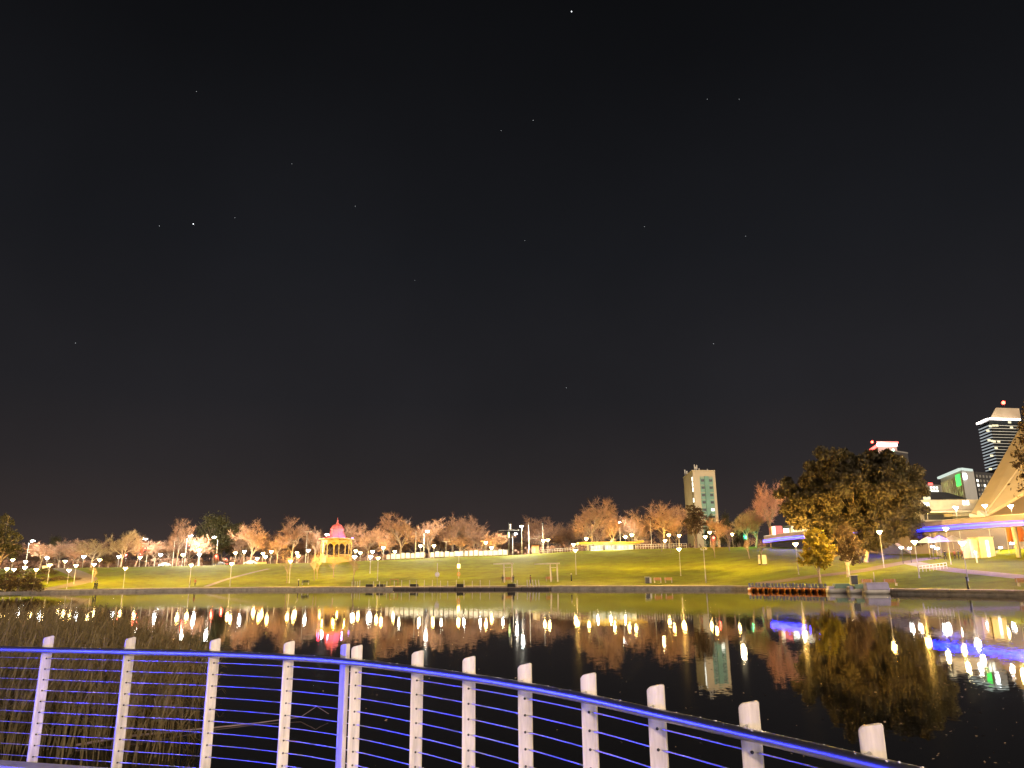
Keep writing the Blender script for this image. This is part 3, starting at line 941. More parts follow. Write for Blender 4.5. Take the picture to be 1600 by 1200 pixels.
# low dark planting along the left path
for i, (px, row, w, h) in enumerate([(64, 909, 40, 9), (92, 907, 36, 7), (120, 906, 14, 4), (72, 898, 36, 12)]):
    p = hit_ground(px, row)
    t = thing('shrub', ['long low shrub border left of the curving path', 'low shrub border at the inside of the curving path', 'small shrub on the lawn edge by the curving path', 'taller shrub bank between the lamps at the left'][i], 'shrub', p, i, 'shrubs by the left path',
              (w / FPX * p.y / 10, .35, h / FPX * p.y / 12))
    inst('stem', bush[0], t); inst('crown', bush[1], t)

# ================================================================== REEDS on the near left
M_reed = mat('reed_blade', (0.23, 0.18, 0.085), 0.7, 0, 0.55, 3.0, coord='Object', translucent=0.3)
mud = MB()
def reed_patch(seed, n, xr, yr, hfun, keep):
    rnd = random.Random(seed); b = MB()
    made = 0
    while made < n:
        Y = rnd.uniform(*yr); px = rnd.uniform(*xr)
        if rnd.random() > keep(px, Y): continue
        X = (px - 800) / FPX * Y
        h = hfun(px, Y) * rnd.uniform(0.4, 1.05)
        a = rnd.uniform(0, 2 * PI); ln = abs(rnd.gauss(0, .27)) * h + .08
        lean = Vector((math.cos(a) * ln + 0.10 * h, math.sin(a) * ln, 0))
        w = rnd.uniform(.008, .02)
        s = Vector((math.cos(rnd.uniform(-.8, .8)), math.sin(rnd.uniform(-.8, .8)), 0)) * w
        p0 = Vector((X, Y, -.1)); p1 = p0 + Vector((0, 0, h * .55)) + lean * .25; p2 = p0 + Vector((0, 0, h * .9)) + lean * .7
        p3 = p0 + Vector((0, 0, h * (1.0 - .25 * rnd.random()))) + lean * 1.35
        b.add([p0 - s, p0 + s, p1 + s, p1 - s, p2 + s * .7, p2 - s * .7, p3], [(0, 1, 2, 3), (3, 2, 4, 5), (5, 4, 6)])
        for _ in range(4):                                          # leaf blades off the stem
            t = rnd.uniform(.25, .85); q = p0.lerp(p2, t); aa = rnd.uniform(0, 2 * PI)
            dv = Vector((math.cos(aa), math.sin(aa), rnd.uniform(.3, 1.2))).normalized() * rnd.uniform(.3, .7)
            e1 = q + dv * .6; e2 = q + dv + Vector((0, 0, -.22)); s2 = dv.cross(Vector((0, 0, 1))).normalized() * .012
            b.add([q - s2 * .4, q + s2 * .4, e1 + s2, e1 - s2, e2], [(0, 1, 2, 3), (3, 2, 4)])
        made += 1
    return b
def reed_h(px, Y):
    return interp(px, [-300, 0, 90, 200, 250, 330, 420], [3.1, 3.0, 2.9, 2.7, 2.3, 1.5, .8])
b = reed_patch(3, 5200, (-160, 360), (16, 36), reed_h, lambda px, Y: interp(px, [-160, 0, 200, 260, 320, 360], [1, 1, .95, .7, .3, .06]) * interp(Y, [16, 19, 24, 36], [.25, .6, 1, 1]))
tag(b.build('reeds', M_reed), 'tall dry reed bed growing in the water behind the left railing', kind='stuff')
# ================================================================== LAMPS
def lamp_spot(px, py, H):
    """ground point from which a lamp of height H shows its head at the photo pixel"""
    d = ray(px, py)
    Y = 70.0; prev = None; best = None
    while Y < 420:
        p = CAM + d * (Y / d.y)
        if Y > Yb(p.x) + 1.2:
            e_ = p.z - ground(p.x, p.y) - H
            if best is None or abs(e_) < best[0]: best = (abs(e_), p.copy())
            if prev is not None and prev * e_ <= 0: best = (0, p.copy()); break
            prev = e_
        Y += 1.0
    p = best[1]
    return gp(p.x, p.y), p.z - ground(p.x, p.y)

POW = 5.6
def lamp_meshes():
    post = MB(); post.tube([(0, 0, 0), (0, 0, .5), (0, 0, 0.52), (0, 0, 1)], [.075, .075, .055, .045], 8)
    base = MB(); base.tube([(0, 0, 0), (0, 0, .06), (0, 0, .07), (0, 0, .5)], [.16, .16, .1, .09], 10)
    head = MB(); head.lathe([(.09, -.42), (.16, -.30), (.40, .0), (.36, .07)], 14)
    cap = MB(); cap.lathe([(.41, .0), (.44, .05), (.30, .13), (.05, .18)], 14)
    arm = MB(); arm.tube([(0, 0, -.9), (-.35, 0, -.25), (-1.0, 0, 0)], [.05, .045, .04], 6)
    sh = MB(); sh.box((0, 0, .06), (.95, .34, .14)); sg = MB(); sg.box((0, 0, -.03), (.80, .30, .05))
    return (post.mesh('post', M_pole), base.mesh('base', M_pole), cap.mesh('cap', M_pole), head.mesh('lamp_glass', G_warm), head.mesh('lamp_glass', G_cool),
            arm.mesh('arm', M_pole), sh.mesh('housing', M_pole), sg.mesh('lamp_glass', G_cool))
L_post, L_base, L_cap, L_gw, L_gc, L_arm, L_house, L_sg = lamp_meshes()

def park_lamp(px, py, H, label, group, cool=False, power=None, Y=None):
    if Y is None:
        p, h = lamp_spot(px, py, H)
    else:
        q = at(px, py, Y); p = gp(q.x, q.y); h = q.z - p.z
    t = thing('park_lamp', label, 'lamp', p, 0, group)
    s = 1.2 if p.y < 200 else 1.55
    inst('base', L_base, t); inst('post', L_post, t, (0, 0, 0), (0, 0, 0), (1, 1, h - .4 * s))
    inst('lamp_glass', L_gc if cool else L_gw, t, (0, 0, h), (0, 0, 0), (s, s, s)); inst('cap', L_cap, t, (0, 0, h), (0, 0, 0), (s, s, s))
    lamp_light(t, (0, 0, h + .02), (power or 9000) * POW * (.5 if cool else 1), COOL if cool else WARM, 0.27 * s)
    return t

GW = 'warm lamps along the waterside lawn'
for px, py, H, lab in [
        (57, 889, 5.4, 'warm park lamp by the left bushes, above the water edge'),
        (108, 890, 5.4, 'warm park lamp at the bend of the curving path'),
        (196, 887, 5.4, 'warm lamp standing alone on the left lawn'),
        (299, 882, 5.4, 'warm lamp left of the narrow lawn steps'),
        (362, 880, 5.4, 'warm lamp above the narrow lawn steps'),
        (454, 876, 5.4, 'warm lamp rising from a young tree, left of the bandstand'),
        (591, 871, 5.6, 'warm lamp by the left end of the jetty'),
        (899, 859, 5.8, 'warm lamp right of the two cantilever shelters'),
        (1061, 857, 5.8, 'warm lamp behind the pair of benches'),
        (1243, 849, 5.8, 'warm lamp left of the yellow green tree'),
        (1428.5, 845.6, 5.8, 'tall warm lamp on the right lawn below the umbrellas'),]:
    park_lamp(px, py, H, lab, GW, False, 58000 if px > 1400 else 30000 if px < 400 else 52000)

GC = 'lamps along the crest and the road'
for px, py, cool, pw, lab in [
        (11, 888, 0, 3000, 'faint lamp nearest the left edge of the picture'),
        (22, 889, 0, 4000, 'warm lamp over the dark bush at the left edge'),
        (20, 874, 0, 4000, 'warm lamp beside the lit green tree at the left edge'),
        (40, 877, 1, 3000, 'small pale lamp left of the reddish trees'),
        (39, 886, 1, 4000, 'pale lamp low above the left bush'),
        (74, 871, 1, 4500, 'pale lamp in front of the broad reddish tree'),
        (78, 882, 0, 3000, 'small warm lamp next to the yellow lit sign box'),
        (102, 876, 0, 1800, 'tiny amber lamp against the reddish trees'),
        (119, 883, 0, 5000, 'bright warm lamp left of the pale yellow tree'),
        (131, 869, 1, 5500, 'pale lamp in front of the left pale yellow tree'),
        (147, 881, 0, 4500, 'warm lamp at the left of the small round tree'),
        (156, 874, 0, 3000, 'small warm lamp above the small round tree'),
        (186, 869, 1, 5500, 'pale lamp under the right pale yellow tree'),
        (219, 870, 0, 1500, 'tiny lamp beside the lower red signal'),
        (251, 866, 1, 5500, 'pale lamp left of the tall narrow tree'),
        (286, 866, 0, 1500, 'amber lamp at the foot of the tall narrow tree'),
        (311, 859, 1, 4500, 'pale lamp, upper of two close together left of the round evergreen'),
        (311.5, 865.5, 1, 3500, 'pale lamp, lower of two close together left of the round evergreen'),
        (368, 863, 0, 7000, 'bright warm lamp left of the orange tree by the round evergreen'),
        (382, 861, 1, 3500, 'small pale lamp in front of the orange tree by the round evergreen'),
        (402, 872, 0, 3500, 'warm lamp by the amber glow left of the bandstand'),
        (411, 864, 0, 2500, 'small warm lamp between the two orange trees'),
        (415, 869, 0, 2500, 'small warm lamp just right of the amber glow'),
        (424, 861, 0, 7000, 'bright warm lamp left of the tall orange tree'),
        (464, 863, 0, 3000, 'warm lamp under the tall orange tree, upper of two'),
        (466, 868, 0, 3000, 'warm lamp under the tall orange tree, lower of two'),
        (482, 859, 1, 2500, 'pale lamp just left of the bandstand'),
        (556, 860, 0, 1200, 'small lamp just right of the bandstand'),
        (554, 869, 1, 1500, 'pale lamp low at the right of the bandstand'),
        (563, 863, 0, 1500, 'small warm lamp two trunks right of the bandstand'),
        (582, 861, 1, 4500, 'pale lamp above the left of the white fence'),
        (579, 869, 1, 4500, 'pale greenish lamp low at the left of the white fence'),
        (599, 855, 0, 5500, 'warm lamp over the left end of the white fence'),
        (617, 861, 0, 4500, 'warm lamp left of the big forked tree trunk'),
        (657, 852, 0, 4000, 'small warm lamp beside the street mast over the fence'),
        (678, 852, 0, 8000, 'bright warm lamp over the middle of the fence'),
        (759, 847, 0, 7000, 'bright warm lamp over the right end of the fence'),
        (768, 855, 0, 3500, 'small warm lamp low over the right end of the fence'),
        (849, 844, 0, 5000, 'warm lamp on the mast right of the ticket hut, left of two'),
        (856, 843, 0, 7000, 'warm lamp right of the ticket hut, right of two'),
        (896, 850, 0, 3000, 'small warm lamp left of the kiosk, above the waterside lamp'),
        (916, 841, 0, 7000, 'warm lamp over the left end of the kiosk roof'),
        (977, 838, 0, 7000, 'warm lamp over the right part of the kiosk, left of two'),
        (987, 835, 0, 7000, 'warm lamp over the right part of the kiosk, right of two'),
        (1039, 844, 0, 3000, 'small low warm lamp left of the dark leafy tree'),
        (1045, 835, 0, 6000, 'warm lamp left of the dark leafy tree, left of two'),
        (1061, 836, 0, 8000, 'warm lamp against the orange lit twigs by the dark leafy tree'),
        (1085, 806, 1, 1500, 'single white lamp showing high in the dark leafy tree'),
        (1102, 838, 0, 2500, 'small warm lamp left of the red signal'),
        (1109, 831, 0, 7000, 'warm lamp above the red signal'),
        (1144, 834, 0, 8000, 'warm lamp between the red and the green signal'),
        (1320, 848, 1, 2500, 'cone shaped pale lamp seen through the dark leafy tree'),
        (1324, 859, 1, 1500, 'small pale lamp seen low through the dark leafy tree'),
        ]:
    q_ = at(px, py, 252)
    tall = q_.z - ground(q_.x, 252)
    park_lamp(px, py, 4.6, lab, GC, bool(cool), pw, 252 if tall > 2.0 else None)

GP = 'lamps in front of the festival hall'
for px, py, cool, pw, Y, lab in [
        (1477.5, 825, 0, 1800, 132, 'tall lamp before the umbrellas, touching the blue line'),
        (1374, 830, 0, 2500, 138, 'tall lamp by the pale trunk of the huge tree'),
        (1503, 847, 1, 14000, 112, 'bluish white lamp in front of the kiosk on the right lawn'),
        (1448, 799, 0, 1200, 150, 'lamp on the hall terrace left of the dark window'),
        (1493, 792, 1, 1200, 150, 'lamp on the hall terrace above the dark window'),
        (1539, 789, 1, 1500, 146, 'lamp where the hall shell meets the ground'),
        (1579, 790, 1, 1800, 143, 'double lamp before the brown hollow of the shell')]:
    park_lamp(px, py, 5, lab, GP, bool(cool), pw, Y)

# street lights on tall masts with an arm
GT = 'white street lights on tall masts'
for px, py, arm, lab, Y in [
        (51, 845, 1, 'glaring white street light among the reddish trees at far left', 262),
        (227, 842, -1, 'white street light with mast to its right, above the red signal', 262),
        (298, 837, 1, 'white street light on a long arm left of the round evergreen', 262),
        (335, 839, -1, 'glaring white street light against the round evergreen', 250),
        (511, 835, 1, 'white street light half hidden behind the bandstand roof', 262),
        (668, 830, 1, 'white street light on an arm above the white fence', 262),
        (815, 822, 0, 'glaring white street light on a straight mast left of the plain mast', 250),
        (806, 834, 1, 'small white street light behind the green traffic gantry', 275),
        (968, 816, 0, 'white street light among the leafless trees behind the kiosk', 262)]:
    q = at(px, py, Y); p = gp(q.x - arm * 1.2, q.y); h = q.z - p.z
    t = thing('street_light', lab, 'street light', p, 0, GT)
    sc = 1.3
    inst('post', L_post, t, (0, 0, 0), (0, 0, 0), (1.5, 1.5, h - .1 if arm == 0 else h - .8))
    if arm: inst('arm', L_arm, t, (arm * 1.2, 0, h + .05), (0, 0, 0 if arm > 0 else PI), (1.25, 1, 1))
    inst('housing', L_house, t, (arm * 1.2, 0, h + .1), (0, 0, 0), (sc, sc * 1.6, sc)); inst('lamp_glass', L_sg, t, (arm * 1.2, 0, h + .1), (0, 0, 0), (sc, sc * 1.6, sc * 4))
    lamp_light(t, (arm * 1.2, 0, h - .35), 6500 * POW, COOL, .4)

# plain masts
GM = 'plain masts at the road'
for px, py, Y, r, lab in [(826, 816, 250, .16, 'tall plain pale mast right of the straight street light'), (848, 817, 252, .13, 'thinner plain mast behind the pair of warm lamps'),
                          (650, 830, 252, .13, 'plain mast just left of the street light arm over the fence'), (273, 846, 256, .10, 'plain mast left of the tall narrow tree'),
                          (697, 846, 258, .08, 'short mast with crossbar above the white fence'), (480, 831, 258, .07, 'thin mast with a small head left of the bandstand'),
                          (1016, 812, 258, .08, 'thin mast among leafless trees right of the kiosk')]:
    q = at(px, py, Y); p = gp(q.x, q.y)
    t = thing('mast', lab, 'mast', p, 0, GM)
    mb = MB(); mb.tube([(0, 0, 0), (0, 0, .3), (0, 0, q.z - p.z)], [r * 1.5, r, r * .7], 8); mb.build('pole', M_pole, t)
    if px in (697, 480):
        mb = MB(); mb.beam((-1.3, 0, q.z - p.z), (1.6, 0, q.z - p.z), .12, .12); mb.build('crossbar', M_pole, t)
    if px == 826:
        mb = MB(); mb.tube([(0, 0, (q.z - p.z) * .48), (3, 0, (q.z - p.z) * .5), (5.2, 0, (q.z - p.z) * .64)], .06, 6); mb.build('bracket_arm', M_pole, t)

# traffic signals
GTS = 'traffic signals on the road'
def signal(px, py, Y, color, lab, s=1.0):
    q = at(px, py, Y); p = gp(q.x, q.y); h = q.z - p.z
    t = thing('traffic_signal', lab, 'traffic light', p, 0, GTS)
    mb = MB(); mb.tube([(0, 0.1, 0), (0, 0.1, h + .6)], .07, 8); mb.build('post', M_darkmetal, t)
    mb = MB(); mb.box((0, 0, h), (.42 * s, .3, 1.3 * s)); mb.box((0, -.02, h), (.75 * s, .03, 1.6 * s)); mb.build('signal_box', M_darkmetal, t)
    for k, z in enumerate((.42, 0, -.42)):
        on = (color == 'red' and k == 0) or (color == 'green' and k == 2)
        mb = MB(); mb.tube([(0, -.15, h + z * s), (0, -.26, h + z * s)], [.17 * s, .19 * s], 12)
        mb.build('lens', (G_red if color == 'red' else G_green) if on else M_darkmetal, t)
    lamp_light(t, (0, -.7, h + (.42 if color == 'red' else -.42)), 700, (1, .05, .03) if color == 'red' else (.05, 1, .4), .2)
signal(227, 859, 258, 'red', 'red traffic signal below the left street light, highest of the left group', 1.3)
signal(197, 869, 256, 'red', 'red traffic signal below the pale yellow tree')
signal(220, 868, 252, 'red', 'red traffic signal just left of the green glow')
signal(296, 854, 262, 'red', 'dim red traffic signal behind the tall narrow tree')
signal(338, 873, 246, 'red', 'large glaring red traffic signal under the tall street light', 2.0)
signal(353, 876, 250, 'red', 'small red traffic signal right of the glaring one')
signal(1115, 844, 236, 'red', 'red traffic signal beside a dark young trunk below the beige tower', 1.8)
signal(1165, 836, 224, 'green', 'green traffic signal in front of the whitish tree', 1.8)
# gantry with green panel
q = at(795, 836, 255); p = gp(q.x, q.y)
t = thing('sign_gantry', 'dark mast with horizontal arm and glowing yellow green panel', 'sign', p)
h = q.z - p.z
mb = MB(); mb.tube([(0, 0, 0), (0, 0, h + 4.2)], .14, 8); mb.beam((-3.6, 0, h + 1.6), (3.6, 0, h + 1.6), .14, .14); mb.build('frame', M_darkmetal, t)
mb = MB(); mb.box((0, -.25, h), (.55, .12, 1.7)); mb.build('panel', glow('green_panel', (.6, 1.0, .25), 2.0), t)
mb = MB(); mb.box((.55, 0, h + 2.9), (.35, .3, 1.6)); mb.build('camera_box', M_pole, t)

# headlight glare of a car on the left of the road, and more cars
def car(px, py, Y, rz, m, lab, lights=True, tail=False):
    q = at(px, py, Y); p = gp(q.x, q.y)
    t = thing('parked_car', lab, 'car', (p.x, p.y, p.z + .05), rz, 'cars on the road')
    mb = MB()
    prof = [(-2.1, .35), (-2.15, .75), (-1.5, .95), (-.8, 1.42), (.6, 1.45), (1.2, .98), (2.05, .85), (2.15, .4)]
    for s0, s1, w0, w1 in ((-1, 1, .86, .86),):
        vs = [(x, -.86 + (.14 if z > 1.1 else 0), z) for x, z in prof] + [(x, .86 - (.14 if z > 1.1 else 0), z) for x, z in prof]
        k = len(prof)
        mb.add(vs, [tuple(range(k)), tuple(reversed(range(k, 2 * k)))] + [(i, i + k, (i + 1) % k + k, (i + 1) % k) for i in range(k)])
    mb.build('body', m, t, bevel=.05)
    mb = MB(); mb.box((-.1, 0, 1.2), (1.5, 1.53, .3)); mb.build('window_band', M_darkmetal, t)
    for sx in (-1.3, 1.35):
        for sy in (-.8, .8):
            mb = MB(); mb.tube([(sx, sy - .1, .32), (sx, sy + .1, .32)], .32, 14); mb.build('wheel', M_darkmetal, t)
    if lights:
        for sy in (-.6, .6):
            mb = MB(); mb.box((2.15, sy, .68), (.08, .34, .2)); mb.build('headlight', glow('headlight_glass', (.9, .97, 1), 60) if sy < 0 else bpy.data.materials['headlight_glass'], t)
    if tail:
        for sy in (-.62, .62):
            mb = MB(); mb.box((-2.16, sy, .72), (.06, .34, .16)); mb.build('tail_light', G_red, t)
    return t
M_car = mat('car_paint_silver', (.5, .5, .52), .3, .3, .1, 2); M_car2 = mat('car_paint_dark', (.06, .06, .07), .3, .2, .1, 2)
car(258, 881, 255, -R(100), M_car, 'car with glaring white headlights left of the tall narrow tree')
car(344, 881, 256, -R(180), M_car2, 'dark car on the road below the large red signal', False, True)
car(392, 878, 256, -R(180), M_car, 'silver car on the road by the amber glow', False, True)
# ================================================================== BUILDINGS
M_tower = mat('tower_render', (0.44, 0.37, 0.26), 0.7, 0, 0.12, .15)
M_teal = mat('teal_cladding', (0.13, 0.26, 0.21), 0.5, 0, 0.2, .3)
M_glassdark = mat('dark_glass', (0.02, 0.025, 0.03), 0.12, 0, 0.4, .5)
M_greyclad = mat('grey_cladding', (0.30, 0.29, 0.27), 0.6, 0, 0.15, .2)
M_slate = mat('dark_roof', (0.06, 0.06, 0.065), 0.7, 0, 0.3, .6)
M_iron = mat('bandstand_iron', (.40, .28, .08), .5, 0, .15, 2)
M_yellow = mat('yellow_roof', (0.62, 0.40, 0.02), 0.5, 0, 0.15, 1)

class Face:
    """a vertical facade plane: origin at its lower left corner, u along it, outwards n"""
    def __init__(s, a, b, z0):
        s.o = Vector((a.x, a.y, z0)); d = Vector((b.x - a.x, b.y - a.y, 0)); s.w = d.length; s.u = d.normalized()
        s.n = Vector((s.u.y, -s.u.x, 0))
        s.M = Matrix((s.u, -s.n, Vector((0, 0, 1)))).transposed()
    def p(s, u, z, out=0.0): return s.o + s.u * u + Vector((0, 0, z)) + s.n * out
    def box(s, mb, u0, u1, z0, z1, out, depth, org):
        mb.box(s.p((u0 + u1) / 2, (z0 + z1) / 2, out - depth / 2) - org, (u1 - u0, depth, z1 - z0), M=s.M)

def plain_building(name, label, A, B, C, ztop, zbase, wall_m, D=None):
    """prism with footprint A, B, C, D seen with corner B nearest; returns the thing and its faces AB and BC"""
    D = D or (A + C - B)
    org = Vector((B.x, B.y, zbase))
    t = thing(name, label, 'building', org)
    mb = MB(); mb.prism([(p.x - org.x, p.y - org.y) for p in (A, B, C, D)], 0, ztop - zbase)
    mb.build('wall', wall_m, t)
    return t, Face(A, B, zbase), Face(B, C, zbase), org

# ---- beige tower
Bc = at(1082, 736, 350); A_ = at(1068, 748, 379); C_ = at(1116.8, 735, 352)
zt = Bc.z; zb = 6.0
t, FL, FR, org = plain_building('apartment_tower', 'tall beige tower with green glazed centre strip and antennas', A_, Bc, C_, zt, zb, M_tower)
H = zt - zb
mb = MB()
FR.box(mb, FR.w * .30, FR.w * .88, 4, H - 2.6, .12, .3, org); mb.build('cladding_strip', M_teal, t)
mb = MB()
FR.box(mb, FR.w * .50, FR.w * .68, 4, H - 2.4, .5, .5, org); mb.build('central_fin', M_teal, t)
wm = MB(); wm.box((0, 0, 0), (FR.w * .14, .16, 1.15), M=FR.M); WD = wm.mesh('window', M_glassdark); WLm = wm.mesh('window', G_window_white)
fh = 3.45
for k in range(12):
    z = H - 4.4 - k * fh
    if z < 4: break
    for side_, u in ((0, .415), (1, .775)):
        lit = (side_ == 1 and k in (4, 7))
        q = FR.p(FR.w * u, z, .13) - org
        inst('window', WLm if lit else WD, t, q)
    mb = MB(); FR.box(mb, FR.w * .30, FR.w * .88, z + 1.15, z + 1.32, .2, .2, org); mb.build('floor_band', M_tower, t)
wm = MB(); wm.box((0, 0, 0), (1.9, .16, 1.9), M=FL.M); WL2 = wm.mesh('window', G_window_white)
for k in range(5):
    if k == 3: continue
    inst('window', WL2, t, FL.p(FL.w - 2.0, H - 3.6 - k * 2.5, .05) - org)
mb = MB(); FL.box(mb, FL.w - 4.2, FL.w - 3.2, 1, H - 2, .05, .3, org); mb.build('recess_strip', M_glassdark, t)
mb = MB()
for (a_, b_) in ((A_, Bc), (Bc, C_)):
    mb.beam(Vector((a_.x, a_.y, zt + .25)) - org, Vector((b_.x, b_.y, zt + .25)) - org, .6, .5)
mb.build('parapet', M_tower, t)
for px, h in ((1085.5, 4.2), (1087.5, 3.2), (1089, 4.0), (1092.5, 2.4), (1070, 4), (1073, 3.4), (1105.5, 2.0)):
    q = at(px, 736, 358 if px > 1080 else 375)
    mb = MB(); mb.tube([(q.x - org.x, q.y - org.y, H), (q.x - org.x, q.y - org.y, H + h)], .16, 5)
    mb.box((q.x - org.x, q.y - org.y, H + h * .75), (.55, .3, h * .45)); mb.build('antenna', M_pole, t)
# unseen point lights in mid-air, added to brighten both faces
lamp_light(t, FR.p(FR.w * .5, 24, 26) - org, 9000, (1, .80, .46), 1.0)
lamp_light(t, FL.p(FL.w * .5, 24, 16) - org, 5500, (1, .76, .36), 1.0)

# ---- middle tower with the red white crown
Bc = at(1372, 704, 560); A_ = at(1360, 707, 585); C_ = at(1402, 704, 562)
zt = at(1385, 697, 560).z
t, FL, FR, org = plain_building('office_tower', 'tower behind the huge tree with glowing red and white crown', A_, Bc, C_, zt, 8, M_greyclad)
H = zt - 8
G_crown = glow('crown_white', (1, .80, .74), 7); G_crownred = glow('crown_red', (1, .10, .08), 4)
mb = MB(); FR.box(mb, -.3, FR.w + .3, H + .2, H + 2.2, .4, .4, org); mb.build('crown_sign', G_crown, t)
mb = MB(); FL.box(mb, -.3, FL.w, H - .5, H + 1.6, .4, .4, org); FR.box(mb, -.5, FR.w + 1.5, H + 2.5, H + 3.6, .5, .3, org); mb.build('crown_edge', G_crownred, t)
q = at(1363, 692.5, 585); mb = MB(); mb.lathe([(.2, 0), (.9, .5), (.9, 1.6), (.1, 2.0)], 8, q - org); mb.build('beacon', G_red, t)
lamp_light(t, FR.p(FR.w / 2, H + 4, 8) - org, 9000, (1, .4, .35), .8)
Bc = at(1398, 705, 520); A_ = at(1392, 706, 540); C_ = at(1418, 707, 530)
zt = Bc.z
t, FL, FR, org = plain_building('office_tower', 'lower office block with yellow windows right of the glowing crown', A_, Bc, C_, zt, 8, M_slate)
H = zt - 8
wm = MB(); wm.box((0, 0, 0), (1.0, .2, 1.1), M=FR.M); WY = wm.mesh('window', G_window)
for r in range(9):
    for c in range(5):
        if random.random() < .68:
            inst('window', WY, t, FR.p(1.0 + c * (FR.w - 1.8) / 4, H - 3.2 - r * 2.3, .05) - org)
mb = MB(); FR.box(mb, -.2, FR.w + .2, H - .3, H + .6, .2, .4, org); mb.build('parapet', M_greyclad, t)
q = at(1396, 705, 518); mb = MB(); mb.lathe([(.2, 0), (.7, .4), (.7, 1.2), (.1, 1.6)], 8, q - org); mb.build('roof_light', glow('roof_cool', (.6, 1, .85), 8), t)

# ---- right tower
Y0 = 500
Bc = at(1546, 660, Y0); A_ = at(1530, 664, Y0 + 16); C_ = at(1592, 659, Y0 + 4)
zt = at(1560, 656, Y0).z
t, FL, FR, org = plain_building('glass_tower', 'tallest tower with glowing floor edges, white crown line and red beacon', A_, Bc, C_, zt, 8, M_glassdark)
H = zt - 8
M_slab = mat('floor_edge', (.55, .58, .6), .5, 0, .1, 1)
G_slab = glow('glowing_floor_edge', (.85, .95, 1.0), .30)  # slab edges emit in place of the window light falling on them
for k in range(44):
    z = H - 4 - k * 2.1
    if z < 60: break
    mb = MB()
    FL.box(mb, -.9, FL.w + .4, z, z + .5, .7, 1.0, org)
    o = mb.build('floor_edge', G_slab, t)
    mb = MB(); FR.box(mb, .3, FR.w, z, z + .35, .5, .8, org); mb.build('floor_edge', M_slab, t)
wm = MB(); wm.box((0, 0, 0), (2.2, .2, 1.3), M=FR.M); WY3 = wm.mesh('window', G_window)
for (px_, py_) in ((1547, 666), (1552, 665), (1557, 665), (1543, 673), (1545, 688), (1550, 689), (1553, 690), (1560, 690), (1571, 655), (1577, 660), (1580, 668), (1547, 733), (1556, 700), (1549, 712)):
    d_ = ray(px_, py_); s_ = (FR.o - CAM).dot(FR.n) / d_.dot(FR.n); q = CAM + d_ * s_
    inst('window', WY3, t, q + FR.n * .3 - org)
mb = MB()
FL.box(mb, -1.4, FL.w + .2, H + .1, H + 1.2, 1.2, .6, org); FR.box(mb, -.4, FR.w + .5, H + .1, H + 1.2, 1.2, .6, org); mb.build('crown_line', glow('crown_line_white', (1, .88, .80), 6), t)
mb = MB()
top = [at(1546, 650, Y0 + 3), at(1594, 649, Y0 + 6), at(1594, 649, Y0 + 26), at(1546, 650, Y0 + 24)]
tp2 = [at(1556, 637, Y0 + 6), at(1592, 636, Y0 + 9), at(1592, 636, Y0 + 22), at(1556, 637, Y0 + 20)]
vs_ = [Vector((p.x, p.y, zt + 1.4)) - org for p in top] + [Vector((p.x, p.y, tp2[0].z)) - org for p in tp2]
mb.add(vs_, [(0, 1, 5, 4), (1, 2, 6, 5), (2, 3, 7, 6), (3, 0, 4, 7), (4, 5, 6, 7), (3, 2, 1, 0)]); mb.build('roof', M_tower, t)
q = at(1569, 636, Y0 + 12)
mb = MB(); mb.tube([q - org, q - org + Vector((0, 0, 2.0))], .2, 6); mb.build('mast', M_darkmetal, t)
mb = MB(); mb.lathe([(.4, 2.0), (1.1, 2.5), (1.1, 3.8), (.2, 4.4)], 10, q - org); mb.build('beacon', G_red, t)
lamp_light(t, q - org + Vector((0, -3, 7)), 2500, (1, .12, .08), .6)
lamp_light(t, FR.p(FR.w * .4, H + 1, 14) - org, 4500, (1, .75, .5), .6)

# ---- building with the green panel and round white sign
Bc = at(1502, 733, 330); A_ = at(1469, 744, 362); C_ = at(1521, 735, 336)
zt = at(1502, 734, 330).z
t, FL, FR, org = plain_building('office_block', 'office block with glowing green panel and round white sign', A_, Bc, C_, zt, 8, M_greyclad)
H = zt - 8
n_l = 13
for k in range(n_l):
    u = FL.w * (k + .5) / n_l
    mb = MB(); FL.box(mb, u - .22, u + .22, 8, H - 2.2, .5, .5, org); mb.build('fin', M_cream, t)
wm = MB(); wm.box((0, 0, 0), (FL.w / n_l * .5, .1, 1.6), M=FL.M); Wd4 = wm.mesh('window', glow('lit_window_green', (.75, .95, .25), .75)); Wdk = wm.mesh('window', M_glassdark)
for k in range(n_l - 1):
    for r in range(5):
        lit = random.random() < .38
        inst('window', Wd4 if lit else Wdk, t, FL.p(FL.w * (k + 1.0) / n_l, H - 4 - r * 3.1, .06) - org)
mb = MB(); FL.box(mb, FL.w * .76, FL.w * .93, H - 6.6, H - 1.6, .62, .3, org); mb.build('green_panel', glow('green_sign', (.05, 1.0, .10), 1.6), t)
mb = MB()
q = FR.p(1.5, H - 2.9, .3) - org
mb.tube([q, q + FR.n * .35], [1.35, 1.35], 20); mb.build('round_sign', glow('round_sign_white', (.85, .95, 1), 7), t)
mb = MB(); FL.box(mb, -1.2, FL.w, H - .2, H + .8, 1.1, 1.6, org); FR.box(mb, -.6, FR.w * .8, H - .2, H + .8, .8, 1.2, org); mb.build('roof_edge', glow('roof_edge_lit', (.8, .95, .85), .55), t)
lamp_light(t, FR.p(FR.w * .5, H - 6, 16) - org, 5200, (1, .86, .68), .6)
lamp_light(t, FL.p(FL.w * .5, H - 8, 14) - org, 4200, (1, .92, .55), .6)

